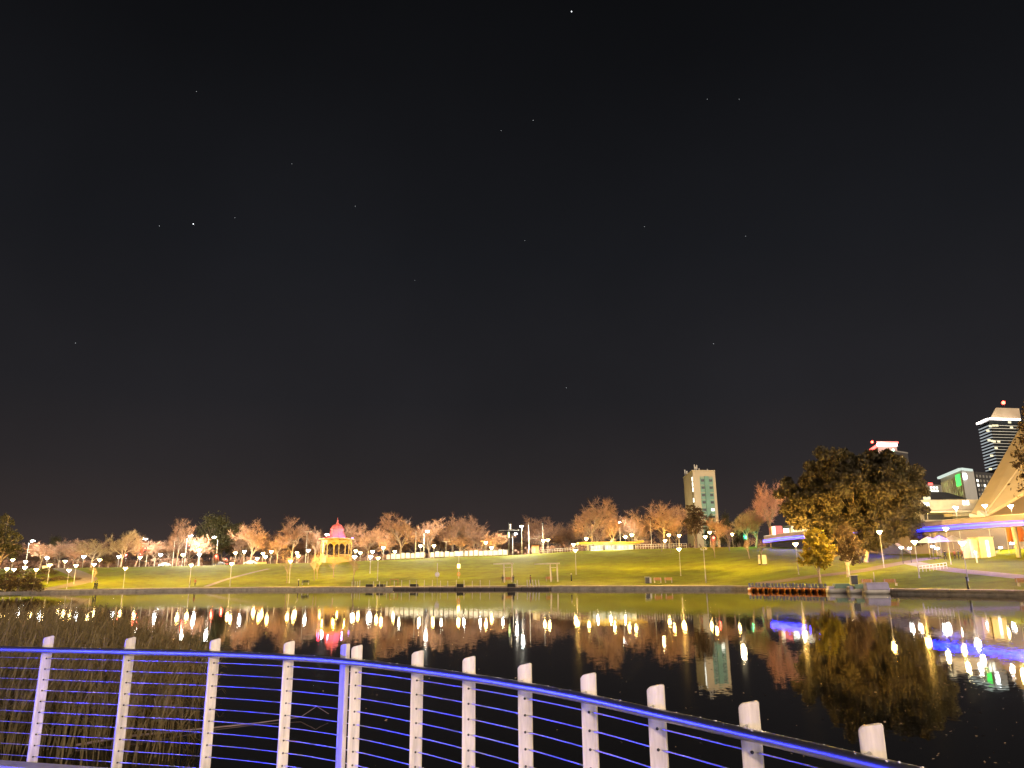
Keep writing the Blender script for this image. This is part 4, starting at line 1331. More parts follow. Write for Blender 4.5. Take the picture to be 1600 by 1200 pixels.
# ---- blocks beside it
Bc = at(1447, 759, 372); A_ = at(1441, 760, 380); C_ = at(1478, 757, 376)
t, FL, FR, org = plain_building('office_block', 'low pale block with rows of lit windows left of the green panel building', A_, Bc, C_, at(1447, 757, 372).z, 8, M_greyclad)
H = at(1447, 757, 372).z - 8
wm = MB(); wm.box((0, 0, 0), (1.15, .2, .95), M=FR.M); W5 = wm.mesh('window', G_window_white)
for r in range(3):
    for c in range(7):
        if random.random() < .62: inst('window', W5, t, FR.p(1.2 + c * (FR.w - 2.0) / 6, H - 1.4 - r * 1.6, .05) - org)
mb = MB(); FR.box(mb, 1.5, 4.2, H - .2, H + .9, .3, .3, org); mb.build('red_sign', glow('sign_red', (1, .1, .08), 2.2), t)
Bc = at(1523, 737, 385); A_ = at(1519, 737, 395); C_ = at(1552, 736, 392)
t, FL, FR, org = plain_building('office_block', 'dark block with few lit windows between green panel building and tall tower', A_, Bc, C_, Bc.z, 8, M_slate)
H = Bc.z - 8
wm = MB(); wm.box((0, 0, 0), (1.3, .2, 1.3), M=FR.M); W6 = wm.mesh('window', G_window_white); W6d = wm.mesh('window', M_greyclad)
for r in range(6):
    for c in range(6):
        inst('window', W6 if random.random() < .3 else W6d, t, FR.p(1.0 + c * (FR.w - 2) / 5, H - 2.2 - r * 2.4, .05) - org)

# ---- festival hall: terraces, dark roof and the folded shell
hall = thing('festival_hall', 'concrete festival hall with stepped terraces, lit windows and dark roof', 'building', at(1480, 806, 168))
ho = hall.location
def hbox(mb, x0, y0, x1, y1, Y, depth):
    a = at(x0, y1, Y); b = at(x1, y1, Y); zt_ = at((x0 + x1) / 2, y0, Y).z; zb_ = at((x0 + x1) / 2, y1, Y).z
    mb.box(Vector(((a.x + b.x) / 2, Y + depth / 2, (zt_ + zb_) / 2)) - ho, (b.x - a.x, depth, zt_ - zb_))
mb = MB(); hbox(mb, 1418, 781, 1532, 797, 168, 14); mb.build('fascia', M_concrete, hall)
mb = MB(); hbox(mb, 1430, 797.6, 1528, 801, 166.5, 15); mb.build('ledge', M_cream, hall)
mb = MB(); hbox(mb, 1424, 801.6, 1540, 818, 172, 10); mb.build('wall', M_concrete, hall)
mb = MB(); hbox(mb, 1446, 804, 1489, 812, 171.6, .3); mb.build('opening_shade', M_slate, hall)  # flat dark plate stands in for the shade inside an opening
mb = MB(); hbox(mb, 1446, 812.2, 1489, 813.6, 170.8, 1); mb.build('sill', M_white, hall)
mb = MB(); hbox(mb, 1489.5, 801.6, 1522, 806.5, 168, 4); mb.build('ledge', M_cream, hall)
for (x0, x1, y0, y1) in ((1443.5, 1452.5, 785.5, 793), (1505, 1514.5, 782, 789)):
    mb = MB(); hbox(mb, x0, y0, x1, y1, 167.9, .3); w_ = mb.build('window', G_window_white, hall)
    mb = MB(); hbox(mb, (x0 + x1) / 2 - .4, y0, (x0 + x1) / 2 + .4, y1, 167.8, .35); mb.build('mullion', M_darkmetal, w_)
mb = MB()
rf = [at(1424, 781, 176), at(1512, 779, 176), at(1512, 779, 192), at(1424, 781, 192)]
r2 = [at(1446, 769, 182), at(1478, 769, 182)]
mb.add([p - ho for p in rf] + [p - ho for p in r2], [(0, 1, 5, 4), (1, 2, 5), (2, 3, 4, 5), (3, 0, 4), (3, 2, 1, 0)]); mb.build('roof', M_slate, hall)
for k, px in enumerate((1421, 1424, 1446, 1450, 1453)):
    mb = MB(); hbox(mb, px - 1.2, 776 + (k % 2), px + 1.2, 780.4, 174, .5); mb.build('roof_light', G_window, hall)
for (px, py, Y, pw) in ((1450, 806, 158, 1500), (1500, 800, 156, 1500), (1475, 792, 150, 1800)):
    q = at(px, py, Y); lamp_light(hall, q - ho, pw, (1, .80, .42), .4)

shell = thing('hall_shell', 'tan folded shell roof rising out of the right edge', 'building', at(1529, 804, 160))
so = shell.location
P0 = at(1519.5, 803, 164); P1 = at(1539, 806, 159)
PA = at(1588, 668, 178); PA2 = at(1680, 520, 200)
PB = at(1593, 736, 163); PB2 = at(1690, 600, 176)
PC = at(1600, 776, 156); PC2 = at(1690, 720, 156)
mb = MB(); mb.plate([p - so for p in (P0, PA2, PB2, P1)], .7); mb.build('left_fold', M_shell, shell)
mb = MB(); mb.plate([p - so for p in (P1 + Vector((.3, .2, 0)), PB2 + Vector((.3, .2, -.3)), PC2)], .7); mb.build('right_fold', M_shell, shell)
mb = MB(); mb.plate([p - so for p in (at(1546, 809, 168), at(1546, 804, 168), at(1690, 722, 172), at(1690, 812, 172))], .5); mb.build('hollow_wall', mat('brown_render', (.50, .33, .15), .7, 0, .2, .3), shell)
mb = MB(); mb.beam(at(1531, 802, 160) - so, at(1549, 816, 156) - so, 1.1, 1.3); mb.beam(at(1519, 805, 162) - so, at(1548, 813, 158) - so, 1.6, .8); mb.build('foot', M_cream, shell)
for (px, py, Y, pw, c_) in ((1555, 785, 138, 6500, (1, .70, .28)), (1595, 790, 142, 3400, (1, .60, .18)), (1640, 780, 150, 2600, (1, .60, .2)), (1560, 720, 140, 1500, (1, .74, .42))):
    q = at(px, py, Y); lamp_light(shell, q - so, pw, c_, .5)

# retaining wall of the plaza below the bridge
wallp = thing('plaza_wall', 'long rendered plaza wall washed violet under the blue bridge', 'wall', at(1460, 866, 158))
wo = wallp.location
wpx = [(1342, 868, 176), (1400, 868, 166), (1460, 867, 158), (1530, 865, 150), (1610, 862, 142), (1760, 858, 132)]
mb = MB()
pts = [at(*p) for p in wpx]
for i in range(len(pts) - 1):
    a, b_ = pts[i], pts[i + 1]
    z0 = min(a.z, b_.z) - 1.0; z1 = at(1460, 819, 158).z
    mb.prism([(a.x - wo.x, a.y - wo.y), (b_.x - wo.x, b_.y - wo.y), (b_.x - wo.x + 1.0, b_.y - wo.y + 3), (a.x - wo.x + 1.0, a.y - wo.y + 3)], z0 - wo.z, z1 - wo.z)
mb.build('wall', mat('plaza_render', (.17, .14, .15), .8, 0, .2, .4), wallp)
mb = MB()
for i in range(len(pts) - 1):
    a, b_ = pts[i], pts[i + 1]; z1 = at(1460, 819, 158).z
    mb.beam(Vector((a.x, a.y, z1 + .3)) - wo, Vector((b_.x, b_.y, z1 + .3)) - wo, .9, .6)
mb.build('coping', M_cream, wallp)

# ---- the blue bridge
fb = [(1192, 845.5, 214), (1225, 841, 206), (1265, 837.5, 196), (1310, 835.2, 183), (1350, 833.4, 170), (1390, 831, 159), (1440, 826.6, 149), (1500, 822, 139.5), (1560, 818, 131), (1610, 815.4, 124.5), (1760, 808, 108), (2000, 796, 90)]
fbp = [at(*p) for p in fb]
fbc = catmull(fbp, 5)
br = thing('lit_footbridge', 'long curving footbridge edged with a glowing blue line', 'bridge', fbc[20])
bo = Vector(br.location)
def strip(mb, C, o0, o1, z0, z1):
    vs, fs = [], []
    for i, p in enumerate(C):
        d, nrm = side(i, C)
        a = p + nrm * o0; b = p + nrm * o1
        vs += [Vector((a.x, a.y, p.z + z0)) - bo, Vector((b.x, b.y, p.z + z0)) - bo, Vector((b.x, b.y, p.z + z1)) - bo, Vector((a.x, a.y, p.z + z1)) - bo]
    for i in range(len(C) - 1):
        for k in range(4):
            fs.append((4 * i + k, 4 * i + (k + 1) % 4, 4 * i + 4 + (k + 1) % 4, 4 * i + 4 + k))
    n = len(C) - 1
    fs += [(3, 2, 1, 0), (4 * n, 4 * n + 1, 4 * n + 2, 4 * n + 3)]
    mb.add(vs, fs)
mb = MB(); strip(mb, fbc, .25, 6, -.55, .35); mb.build('deck', M_concrete, br)
mb = MB(); strip(mb, fbc, 0.0, .22, -.13, .08); mb.build('light_strip', glow('bridge_led', (.02, .10, 1.0), 2.6), br)
mb = MB(); strip(mb, fbc, -.04, .2, -.54, -.135); strip(mb, fbc, -.04, .2, .085, .34); mb.build('halo_band', glow('blue_halo', (.012, .01, 1.0), 1.7), br)  # deep blue glowing bands imitate the halo around the light strip
mb = MB(); strip(mb, fbc, .45, .55, .36, 1.35); mb.build('parapet', mat('parapet_mesh_panel', (.20, .17, .16), .7, 0, .2, .5), br)
mb = MB(); strip(mb, fbc, .38, .62, 1.36, 1.44); mb.build('handrail', M_steel, br)
for i in range(0, 50, 2):
    p = fbc[i]; q = fbc[i + 2]; d, nrm = side(i + 1, fbc); m_ = (p + q) / 2 - nrm * .12 + Vector((0, 0, -.02)); L = (q - p).length
    a_ = bpy.data.lights.new('led_light', 'AREA'); a_.shape = 'RECTANGLE'; a_.size = L; a_.size_y = .12; a_.energy = 120 * L; a_.color = (.001, .004, 1.0)
    o = bpy.data.objects.new('led_light', a_); link(o, br); o.location = m_ - bo
    zax = (nrm * .55 + Vector((0, 0, .83))).normalized(); xax = (q - p).normalized(); yax = zax.cross(xax).normalized(); xax = yax.cross(zax)
    o.rotation_euler = Matrix((xax, yax, zax)).transposed().to_euler()
for i in (13, 22, 30, 40, 47):
    p = fbc[i]; d, nrm = side(i, fbc); b_ = p + nrm * 3
    g = ground(b_.x, b_.y)
    if p.z - .6 - g < .3: continue
    mb = MB(); mb.tube([Vector((b_.x, b_.y, g - .2)) - bo, Vector((b_.x, b_.y, p.z - .56)) - bo], [.35, .45], 10); mb.build('pier', M_concrete, br)

# ---- umbrellas and plaza furniture
M_umb = mat('umbrella_canvas', (.62, .60, .60), .8, 0, .1, 2, translucent=.2)
for px, py, lab in ((1449, 838, 'pale market umbrella, left one of the row of three'), (1467, 836.5, 'pale market umbrella, middle one of the row of three'), (1487, 836, 'pale market umbrella, right one of the row, beside the tall lamp')):
    Y = 144; q = at(px, py, Y); p = gp(q.x, q.y); h = q.z - p.z
    t = thing('market_umbrella', lab, 'umbrella', p, R(20), 'market umbrellas on the plaza')
    mb = MB(); mb.tube([(0, 0, 0), (0, 0, h - .1)], .05, 8); mb.build('pole', M_pole, t)
    c = MB(); w = 1.35
    c.add([(-w, -w, h - 1.0), (w, -w, h - 1.0), (w, w, h - 1.0), (-w, w, h - 1.0), (0, 0, h), (-w, -w, h - 1.2), (w, -w, h - 1.2), (w, w, h - 1.2), (-w, w, h - 1.2)],
          [(0, 1, 4), (1, 2, 4), (2, 3, 4), (3, 0, 4), (5, 6, 1, 0), (6, 7, 2, 1), (7, 8, 3, 2), (8, 5, 0, 3)])
    c.build('canopy', M_umb, t)
    mb = MB(); mb.box((0, 0, .06), (.7, .7, .12)); mb.build('base', M_darkmetal, t)
    lamp_light(t, (0, -1.8, h - 1.5), 30, (1, .8, .7), .15)
q = at(1535, 862, 138); p = gp(q.x, q.y)
t = thing('plaza_kiosk', 'beige box kiosk with a narrow glowing door on the plaza', 'kiosk', p)
hk = at(1535, 840, 138).z - p.z; wk = 35 / FPX * 138
mb = MB(); mb.box((-wk * .32, 1.5, hk * .46), (wk * .36, 3, hk * .92)); mb.box((wk * .18, 1.2, hk / 2), (wk * .62, 3.2, hk)); mb.build('wall', M_cream, t)
mb = MB(); mb.box((wk * .2, -.44, hk * .45), (.45, .1, hk * .82)); mb.build('door', G_window_white, t)
mb = MB(); mb.box((wk * .18, 1.2, hk + .08), (wk * .68, 3.5, .15)); mb.build('roof', M_concrete, t)
lamp_light(t, (wk * .2, -2.4, hk * .7), 160, (1, .85, .4), .2)
for px, lab in ((1579, 'orange cloth banner hanging below the bridge, left one'), (1594, 'orange cloth banner hanging below the bridge, right one')):
    q = at(px, 835, 136); p = gp(q.x, q.y)
    t = thing('banner', lab, 'banner', p, R(-10), 'orange banners')
    mb = MB(); mb.tube([(-.7, .1, 0), (-.7, .1, q.z - p.z + 1.5)], .05, 6); mb.build('pole', M_pole, t)
    mb = MB(); hb = q.z - p.z
    vs = []
    for k in range(9):
        z = hb + 1.3 - k * .32; x = .12 * math.sin(k * .7); vs += [(-.62 + x * .4, .05 * math.sin(k), z), (.55 + x, .1 * math.cos(k * .8), z)]
    mb.add(vs, [(2 * k, 2 * k + 1, 2 * k + 3, 2 * k + 2) for k in range(8)], 0, True)
    o = mb.build('cloth', mat('orange_cloth', (.60, .16, .03), .8, 0, .2, 3, translucent=.2), t); o.modifiers.new('thick', 'SOLIDIFY').thickness = .02
# stair flank
st = thing('stair', 'stair with dark triangular flank beside the pale tree trunk', 'stair', gp(at(1400, 864, 152).x, 152))
s0 = Vector(st.location)
a = at(1372, 866, 152) - s0; b_ = at(1421, 865, 152) - s0; c_ = at(1377, 838, 152) - s0
mb = MB(); mb.plate([a, b_, c_], .5); mb.build('flank', M_slate, st)
mb = MB(); mb.beam(c_ + Vector((0, -.1, .2)), b_ + Vector((0, -.1, .2)), .9, .5); mb.build('string', M_concrete, st)
mb = MB()
for k in range(12):
    f = (k + .5) / 12; q = c_.lerp(b_, f); mb.box(q + Vector((0, 1.4, .1)), (.55, 2.2, .2))
mb.build('tread_flight', M_concrete, st)
mb = MB(); mb.box((0, 0, 0), (.5, .3, .22)); gl = mb.mesh('ground_light', G_cool)
for k, (px, py) in enumerate(((1408, 856), (1421, 856.5), (1457, 854), (1464, 857), (1563, 856), (1581, 849))):
    q = at(px, py, 141); o = inst('step_light', None, None, q) if False else None
    p = gp(q.x, q.y)
    t = thing('low_light', ['small white light low by the stair, left of a pair', 'small white light low by the stair, right of a pair', 'small white light under the left umbrella', 'small white light under the middle umbrella',
              'small white light right of the beige kiosk', 'small white light under the orange banner'][k], 'lamp', p, 0, 'small plaza lights')
    mb = MB(); mb.tube([(0, 0, 0), (0, 0, max(.3, q.z - p.z))], .05, 6); mb.build('post', M_darkmetal, t)
    inst('lamp_glass', gl, t, (0, 0, max(.35, q.z - p.z)))
    lamp_light(t, (0, -.5, max(.6, q.z - p.z) + .3), 90, COOL, .2)

# ---- small pavilion at the left end of the blue bridge
p = gp(at(1240, 832, 205).x, 210)
z0 = at(1240, 836, 205).z
t = thing('low_pavilion', 'low pavilion with white lit eaves and a wall coloured by red light above the blue bridge', 'building', (p.x, 208, z0 - 2))
o_ = Vector(t.location)
def pbox(nm, x0, y0, x1, y1, Y, dep, m):
    a = at(x0, y1, Y); b = at(x1, y0, Y); mb = MB()
    mb.box(Vector(((a.x + b.x) / 2, Y + dep / 2, (a.z + b.z) / 2)) - o_, (abs(b.x - a.x), dep, abs(b.z - a.z))); return mb.build(nm, m, t)
pbox('red_lit_wall', 1210, 821.5, 1222, 836, 209, 4, mat('red_light_render', (.30, .05, .06), .7, 0, .2, 1))  # red light on this wall is put into its colour
pbox('pillar', 1207.5, 822.5, 1211, 836, 208, .8, M_white)
pbox('lit_panel', 1225, 825.5, 1228, 832, 208.5, .3, G_window_white); pbox('lit_panel', 1229.5, 825.5, 1232.5, 832, 208.5, .3, G_window_white)
pbox('wall', 1237, 824, 1265, 838, 210, 5, M_cream); pbox('roof', 1235, 819.5, 1266, 822, 207, 8, M_slate); pbox('eave_light', 1237.5, 822.3, 1263, 823.8, 207.4, .3, G_window_white)
for k in range(4): pbox('window', 1240 + k * 6, 826, 1244 + k * 6, 832, 209.85, .2, G_window)
lamp_light(t, at(1240, 826, 203) - o_, 2500, (1, .9, .7), .3)

# ---- yellow roofed kiosk
Yk = 246
t = thing('glass_kiosk', 'long low glass kiosk with bright yellow flat roof', 'kiosk', gp(at(955, 858, Yk).x, Yk))
o_ = Vector(t.location)
pbox('roof', 904.5, 846, 1000, 850.0, Yk - 2, 9, M_yellow); pbox('roof', 996, 844.5, 1006, 847.4, Yk - 1, 6, M_yellow)
pbox('eave_light', 908, 850.3, 992, 851.6, Yk - .8, .6, glow('eave_yellow', (1, .80, .25), 1.6))
pbox('back_wall', 918, 851, 992, 860, Yk + 5, .3, M_white)
for x0, x1 in ((923, 941), (945, 961), (963.5, 983)):
    w_ = pbox('window', x0, 852.5, x1, 858.0, Yk + .3, .12, glow('kiosk_glass', (.80, .95, .90), .35) if x0 == 923 else bpy.data.materials['kiosk_glass'])
    for k in range(1, 4):
        mx = x0 + (x1 - x0) * k / 4; m_ = pbox('mullion', mx - .18, 852.5, mx + .18, 858, Yk + .2, .2, M_white); m_.parent = w_
pbox('base_wall', 920, 858.2, 990, 860.6, Yk + .2, .5, M_white)
for x in (921.5, 944, 991): pbox('pillar', x - 1.4, 850.5, x + 1.4, 860.5, Yk - .3, .5, M_darkmetal)
for x in (984.5, 988): pbox('pillar', x - 1.3, 851.5, x + 1.3, 859.5, Yk - .2, .4, M_white)
for px in (930, 950, 972): lamp_light(t, at(px, 852.5, Yk - 3) - o_, 420, (1, .95, .7), .3)
lamp_light(t, at(955, 842, Yk - 7) - o_, 1300, (1, .8, .35), .3)

# ---- ticket hut
t = thing('ticket_hut', 'small pale hut beside the plain mast at the crest', 'hut', gp(at(836.5, 864, 247).x, 247))
o_ = Vector(t.location)
pbox('wall', 831.5, 853.5, 842, 864.5, 247, 2, M_cream); pbox('roof', 830.8, 852, 842.6, 853.3, 246.6, 2.8, M_wood)
pbox('door', 833.5, 856, 836.5, 864, 246.9, .15, M_white)
# ---- lit sign box and amber glow at the left
t = thing('sign_box', 'yellow lit sign box on short legs in front of the reddish trees', 'sign', gp(at(70, 888, 225).x, 225)); o_ = Vector(t.location)
pbox('lit_face', 66, 884, 74, 888, 225, .5, glow('sign_yellow', (1, .72, .2), 1.8)); pbox('leg', 67, 888.1, 67.8, 892, 225.1, .2, M_darkmetal); pbox('leg', 72.2, 888.1, 73, 892, 225.1, .2, M_darkmetal)
t = thing('sign_box', 'low amber lit panel at the road left of the bandstand', 'sign', gp(at(408, 880, 246).x, 246)); o_ = Vector(t.location)
pbox('lit_face', 402, 878, 416, 881, 246, .4, glow('sign_amber', (1, .32, .05), 1.2)); pbox('frame', 401, 881.1, 417, 882.6, 246, .5, M_darkmetal)

# ---- white panel fence
ft = thing('panel_fence', 'long row of white lit fence panels along the crest', 'fence', gp(at(700, 871, 247).x, 247))
fo = Vector(ft.location)
pm = MB(); pm.box((0, 0, .95), (1.42, .05, 1.5)); pm.box((0, 0, 1.74), (1.1, .05, .12)); pm.box((0, -.04, .95), (.07, .05, 1.5)); PANEL = pm.mesh('panel', M_white)
pp = MB(); pp.tube([(0, 0, -.2), (0, 0, 1.95)], .05, 6); FPOST = pp.mesh('post', M_pole)
k = 0; px = 607.0
while px < 797:
    q = at(px, 868, 247); g = ground(q.x, 247)
    if not (664 < px < 672 or 770 < px < 774):
        inst('panel', PANEL, ft, (q.x - fo.x, random.uniform(-.3, .3), g - fo.z + .05), (0, 0, random.uniform(-.3, .3)), (random.uniform(.75, 1.05), 1, random.uniform(.85, 1.1)))
    inst('post', FPOST, ft, (q.x + .85 - fo.x, 0, g - fo.z))
    px += 7.6
for px in (625, 655, 690, 725, 750, 785):
    q = at(px, 860, 241); lamp_light(ft, (q.x - fo.x, -4.5, 3.6), 350, (.95, 1, .85), .3)
# pale rails on the crest
def rail_fence(label, x0, x1, row, Y, h, step, m=M_white):
    t = thing('rail_fence', label, 'fence', gp(at((x0 + x1) / 2, row, Y).x, Y)); o_ = Vector(t.location)
    P = []
    k = 0; px = x0
    while px <= x1:
        q = at(px, row, Y); P.append(Vector((q.x, Y, ground(q.x, Y))) - o_); px += step
    pm = MB(); pm.tube([(0, 0, -.1), (0, 0, h)], .045, 6); me = pm.mesh('post', m)
    for p in P: inst('post', me, t, p)
    for z in (h, h * .55):
        b = MB(); b.tube([p + Vector((0, 0, z)) for p in P], .05, 6); b.build('rail', m, t)
rail_fence('pale rail fence right of the ticket hut', 843, 903, 860, 248, 1.2, 4)
rail_fence('pale rail fence right of the yellow kiosk', 993, 1076, 856, 247, 1.5, 4)
rail_fence('white railing along the grey path on the right lawn', 1436, 1481, 888, hit_ground(1458, 892).y, 1.0, 5.5)

# ---- bandstand
Yr_ = 243
q = at(524.5, 880, Yr_); p = gp(q.x, Yr_)
rot = thing('bandstand', 'old bandstand rotunda with glowing pink bell roof and yellow lit columns', 'bandstand', (p.x, Yr_, at(524, 880.5, Yr_).z))
mb = MB(); mb.lathe([(5.0, -1.5), (5.0, 1.6), (5.25, 1.62), (5.25, 1.9), (0.01, 1.92)], 8, ang=PI / 8, smooth=False); mb.build('plinth', M_iron, rot)
cmesh = MB(); cmesh.lathe([(.26, 1.92), (.26, 2.3), (.15, 2.4), (.13, 6.3), (.24, 6.5), (.24, 6.7)], 8); CM = cmesh.mesh('column', M_iron)
for k in range(8):
    a = 2 * PI * (k + .5) / 8
    inst('column', CM, rot, (4.8 * math.cos(a), 4.8 * math.sin(a), 0))
am = MB()
w8 = 4.8 * 2 * math.sin(PI / 8)
N = 10
top = [(-w8 / 2 + w8 * i / N, 0, 7.3) for i in range(N + 1)]
bot = [(-w8 / 2 + w8 * i / N, 0, 5.3 + 1.3 * math.sin(PI * i / N) ** .6) for i in range(N + 1)]
vs_ = []
for d_ in (-.06, .06):
    vs_ += [(x, d_, z) for x, _, z in top] + [(x, d_, z) for x, _, z in bot]
fs_ = []
M1 = N + 1
for i in range(N):
    fs_ += [(i, M1 + i, M1 + i + 1, i + 1), (2 * M1 + i, 2 * M1 + i + 1, 3 * M1 + i + 1, 3 * M1 + i), (M1 + i, 3 * M1 + i, 3 * M1 + i + 1, M1 + i + 1), (i, i + 1, 2 * M1 + i + 1, 2 * M1 + i)]
am.add(vs_, fs_); AM = am.mesh('arch', M_iron)
bm_ = MB(); bm_.box((0, 0, 2.75), (w8 - .3, .1, .12)); bm_.box((0, 0, 2.05), (w8 - .3, .1, .1))
for i in range(9): bm_.box((-w8 / 2 + .3 + (w8 - .6) * i / 8, 0, 2.4), (.09, .06, .62))
BAL = bm_.mesh('balustrade', M_iron)
for k in range(8):
    a = 2 * PI * k / 8; r = 4.8 * math.cos(PI / 8)
    inst('arch', AM, rot, (r * math.cos(a), r * math.sin(a), 0), (0, 0, a + PI / 2))
    if k != 6: inst('balustrade', BAL, rot, (r * math.cos(a), r * math.sin(a), 0), (0, 0, a + PI / 2))
mb = MB(); mb.lathe([(4.9, 7.3), (5.75, 7.5), (5.8, 7.75), (3.6, 8.05), (.01, 8.06)], 8, ang=PI / 8, smooth=False); mb.build('eaves', M_iron, rot)
roofm = mat('bandstand_roof', (.52, .13, .15), .5, 0, .12, 1.5)
mb = MB(); mb.lathe([(3.35, 8.06), (2.9, 8.5), (2.45, 9.2), (2.15, 10.0), (2.0, 10.6), (2.25, 10.72), (2.25, 10.95), (1.95, 11.05), (1.8, 11.6), (1.4, 12.1), (.8, 12.4), (.42, 12.55), (.5, 12.7), (.22, 12.9)], 8, ang=PI / 8, smooth=False)
mb.build('bell_roof', roofm, rot)
mb = MB(); mb.lathe([(.2, 12.9), (.34, 13.1), (.16, 13.3), (.26, 13.6), (.07, 13.8), (.05, 14.5), (.01, 14.6)], 10); mb.build('finial', roofm, rot)
sm_ = MB(); sm_.box((0, 0, .3), (.4, .3, .3)); SPOT = sm_.mesh('spotlight', M_darkmetal)
for (a, c_, pw) in ((-2.3, (1, .02, .05), 900), (-1.62, (1, .30, .55), 900), (-.75, (.9, .30, .9), 800), (3.0, (1, .02, .05), 800)):
    x, y = 5.2 * math.cos(a), 5.2 * math.sin(a)
    inst('spotlight', SPOT, rot, (x, y, 7.8), (0, 0, a))
    lamp_light(rot, (x * .98, y * .98, 8.6), pw, c_, .15)
mb = MB(); mb.box((5.35, -1.5, 7.9), (.4, .3, .3)); mb.build('spotlight_glass', glow('spot_violet', (.30, .12, 1), 9), rot)
for k in range(4):
    a = 2 * PI * k / 4 + .3; lamp_light(rot, (3.4 * math.cos(a), 3.4 * math.sin(a), 5.2), 130, (1, .70, .15), .2)
lamp_light(rot, (-2.5, -7.5, 2.2), 160, (1, .70, .15), .3); lamp_light(rot, (2.8, -7.3, 2.2), 160, (1, .78, .22), .3)
# ================================================================== WATERSIDE THINGS
# ---- jetty
def bank_at(px, row=921.5):
    p = on_level(px, row, 0.0); return p
jx = [(566 + 5 * i) for i in range(60)]
ja = on_level(568, 921, 0); jb = on_level(862, 920.6, 0)
jet = thing('floating_jetty', 'long low floating jetty of joined sections along the bank', 'jetty', ((ja.x + jb.x) / 2, (ja.y + jb.y) / 2 - 2.4, 0))
jo = Vector(jet.location); jd = (jb - ja); jl = Vector((jd.x, jd.y, 0)).length; jr = math.atan2(jd.y, jd.x); ju = Vector((math.cos(jr), math.sin(jr), 0)); jn = Vector((-ju.y, ju.x, 0))
ns = 15
fm = MB(); fm.box((0, 0, .0), (jl / ns - .22, 3.6, .5)); FLOAT = fm.mesh('float', mat('dark_float', (.055, .045, .05), .8, 0, .4, 1))
dm = MB(); dm.box((0, 0, .0), (jl / ns - .06, 3.7, .14)); DECKS = dm.mesh('deck_section', mat('jetty_planking', (.20, .16, .14), .85, 0, .4, 2))
for k in range(ns):
    c = ju * (-jl / 2 + jl * (k + .5) / ns)
    inst('float', FLOAT, jet, c + Vector((0, 0, .10)), (0, 0, jr)); inst('deck_section', DECKS, jet, c + Vector((0, 0, .43 + random.uniform(-.03, .03))), (0, 0, jr))
pm = MB(); pm.tube([(0, 0, -.8), (0, 0, 1.9)], [.075, .06], 7); PILE = pm.mesh('pile', M_pole)
for px in (569, 573.5, 577, 580.5, 601, 610, 621, 632, 643, 655, 665, 677, 689, 701, 712, 725, 736.5, 749, 761, 775):
    u = (on_level(px, 920.8, 0) - Vector((jo.x, jo.y, 0))).dot(ju)
    o = inst('pile', PILE, jet, ju * u - jn * 1.7 + Vector((0, 0, 0)), (0, 0, 0), (1, 1, random.uniform(.92, 1.06)))
for px in (817, 832, 836, 840.5, 845, 849.5):
    u = (on_level(px, 920.8, 0) - Vector((jo.x, jo.y, 0))).dot(ju)
    inst('pile', PILE, jet, ju * u - jn * 1.4, (0, random.uniform(-.1, -.04), 0), (1.5, 1.5, 1.0))
for k, px in enumerate((592, 608, 658, 728, 806)):
    u = (on_level(px, 920.8, 0) - Vector((jo.x, jo.y, 0))).dot(ju)
    q = jo + ju * u - jn * .6
    t = thing('mooring_box', 'dark low box on the jetty, ' + ('leftmost, beside the cluster of posts' if k == 0 else 'under the thin orange frame' if k == 1 else 'left of the round white sign' if k == 2 else 'right of the lamp with the life ring' if k == 3 else 'just right of the left shelter'), 'box', (q.x, q.y, .5), jr, 'dark boxes on the jetty')
    mb = MB(); mb.box((0, 0, .30), (1.75, .9, .6), taper=.92); mb.build('body', M_darkmetal, t)
    mb = MB(); mb.box((0, 0, .64), (1.7, .9, .07)); mb.build('lid', M_darkmetal, t)
# round white sign on a thin pole
u = (on_level(695.5, 920.8, 0) - Vector((jo.x, jo.y, 0))).dot(ju); q = jo + ju * u - jn * 1.5
t = thing('round_sign', 'round pale disc sign on a thin pole at the jetty', 'sign', (q.x, q.y, .45))
hz = at(695.5, 897.5, q.y).z - .45; tz = at(694.5, 880, q.y).z - .45
mb = MB(); mb.tube([(0, .05, 0), (0, .05, tz)], .045, 8); mb.build('pole', M_pole, t)
mb = MB(); mb.tube([(0, -.03, hz), (0, .03, hz)], .5, 20); mb.build('disc', mat('sign_disc', (.55, .50, .55), .5, 0, .15, 3), t)
# lamp with lit box and life ring
lp = park_lamp(717, 864, 5.8, 'warm lamp post carrying an orange lit box and a life ring', 'warm lamps along the waterside lawn', False, 12000, hit_ground(718, 904).y)
hh = lp.location
zb_ = at(717, 884.5, hh.y).z - hh.z
mb = MB(); mb.box((0, -.2, zb_), (.62, .3, .95)); mb.build('lit_box', glow('lit_box_orange', (1, .55, .16), 9), lp)
zr_ = at(717, 897, hh.y).z - hh.z
mb = MB(); mb.tube([(.3 * math.cos(a * PI / 8), -.18, zr_ + .42 * math.sin(a * PI / 8)) for a in range(17)], .09, 6); mb.build('life_ring', mat('life_ring_orange', (.6, .25, .08), .6, 0, .2, 4), lp)

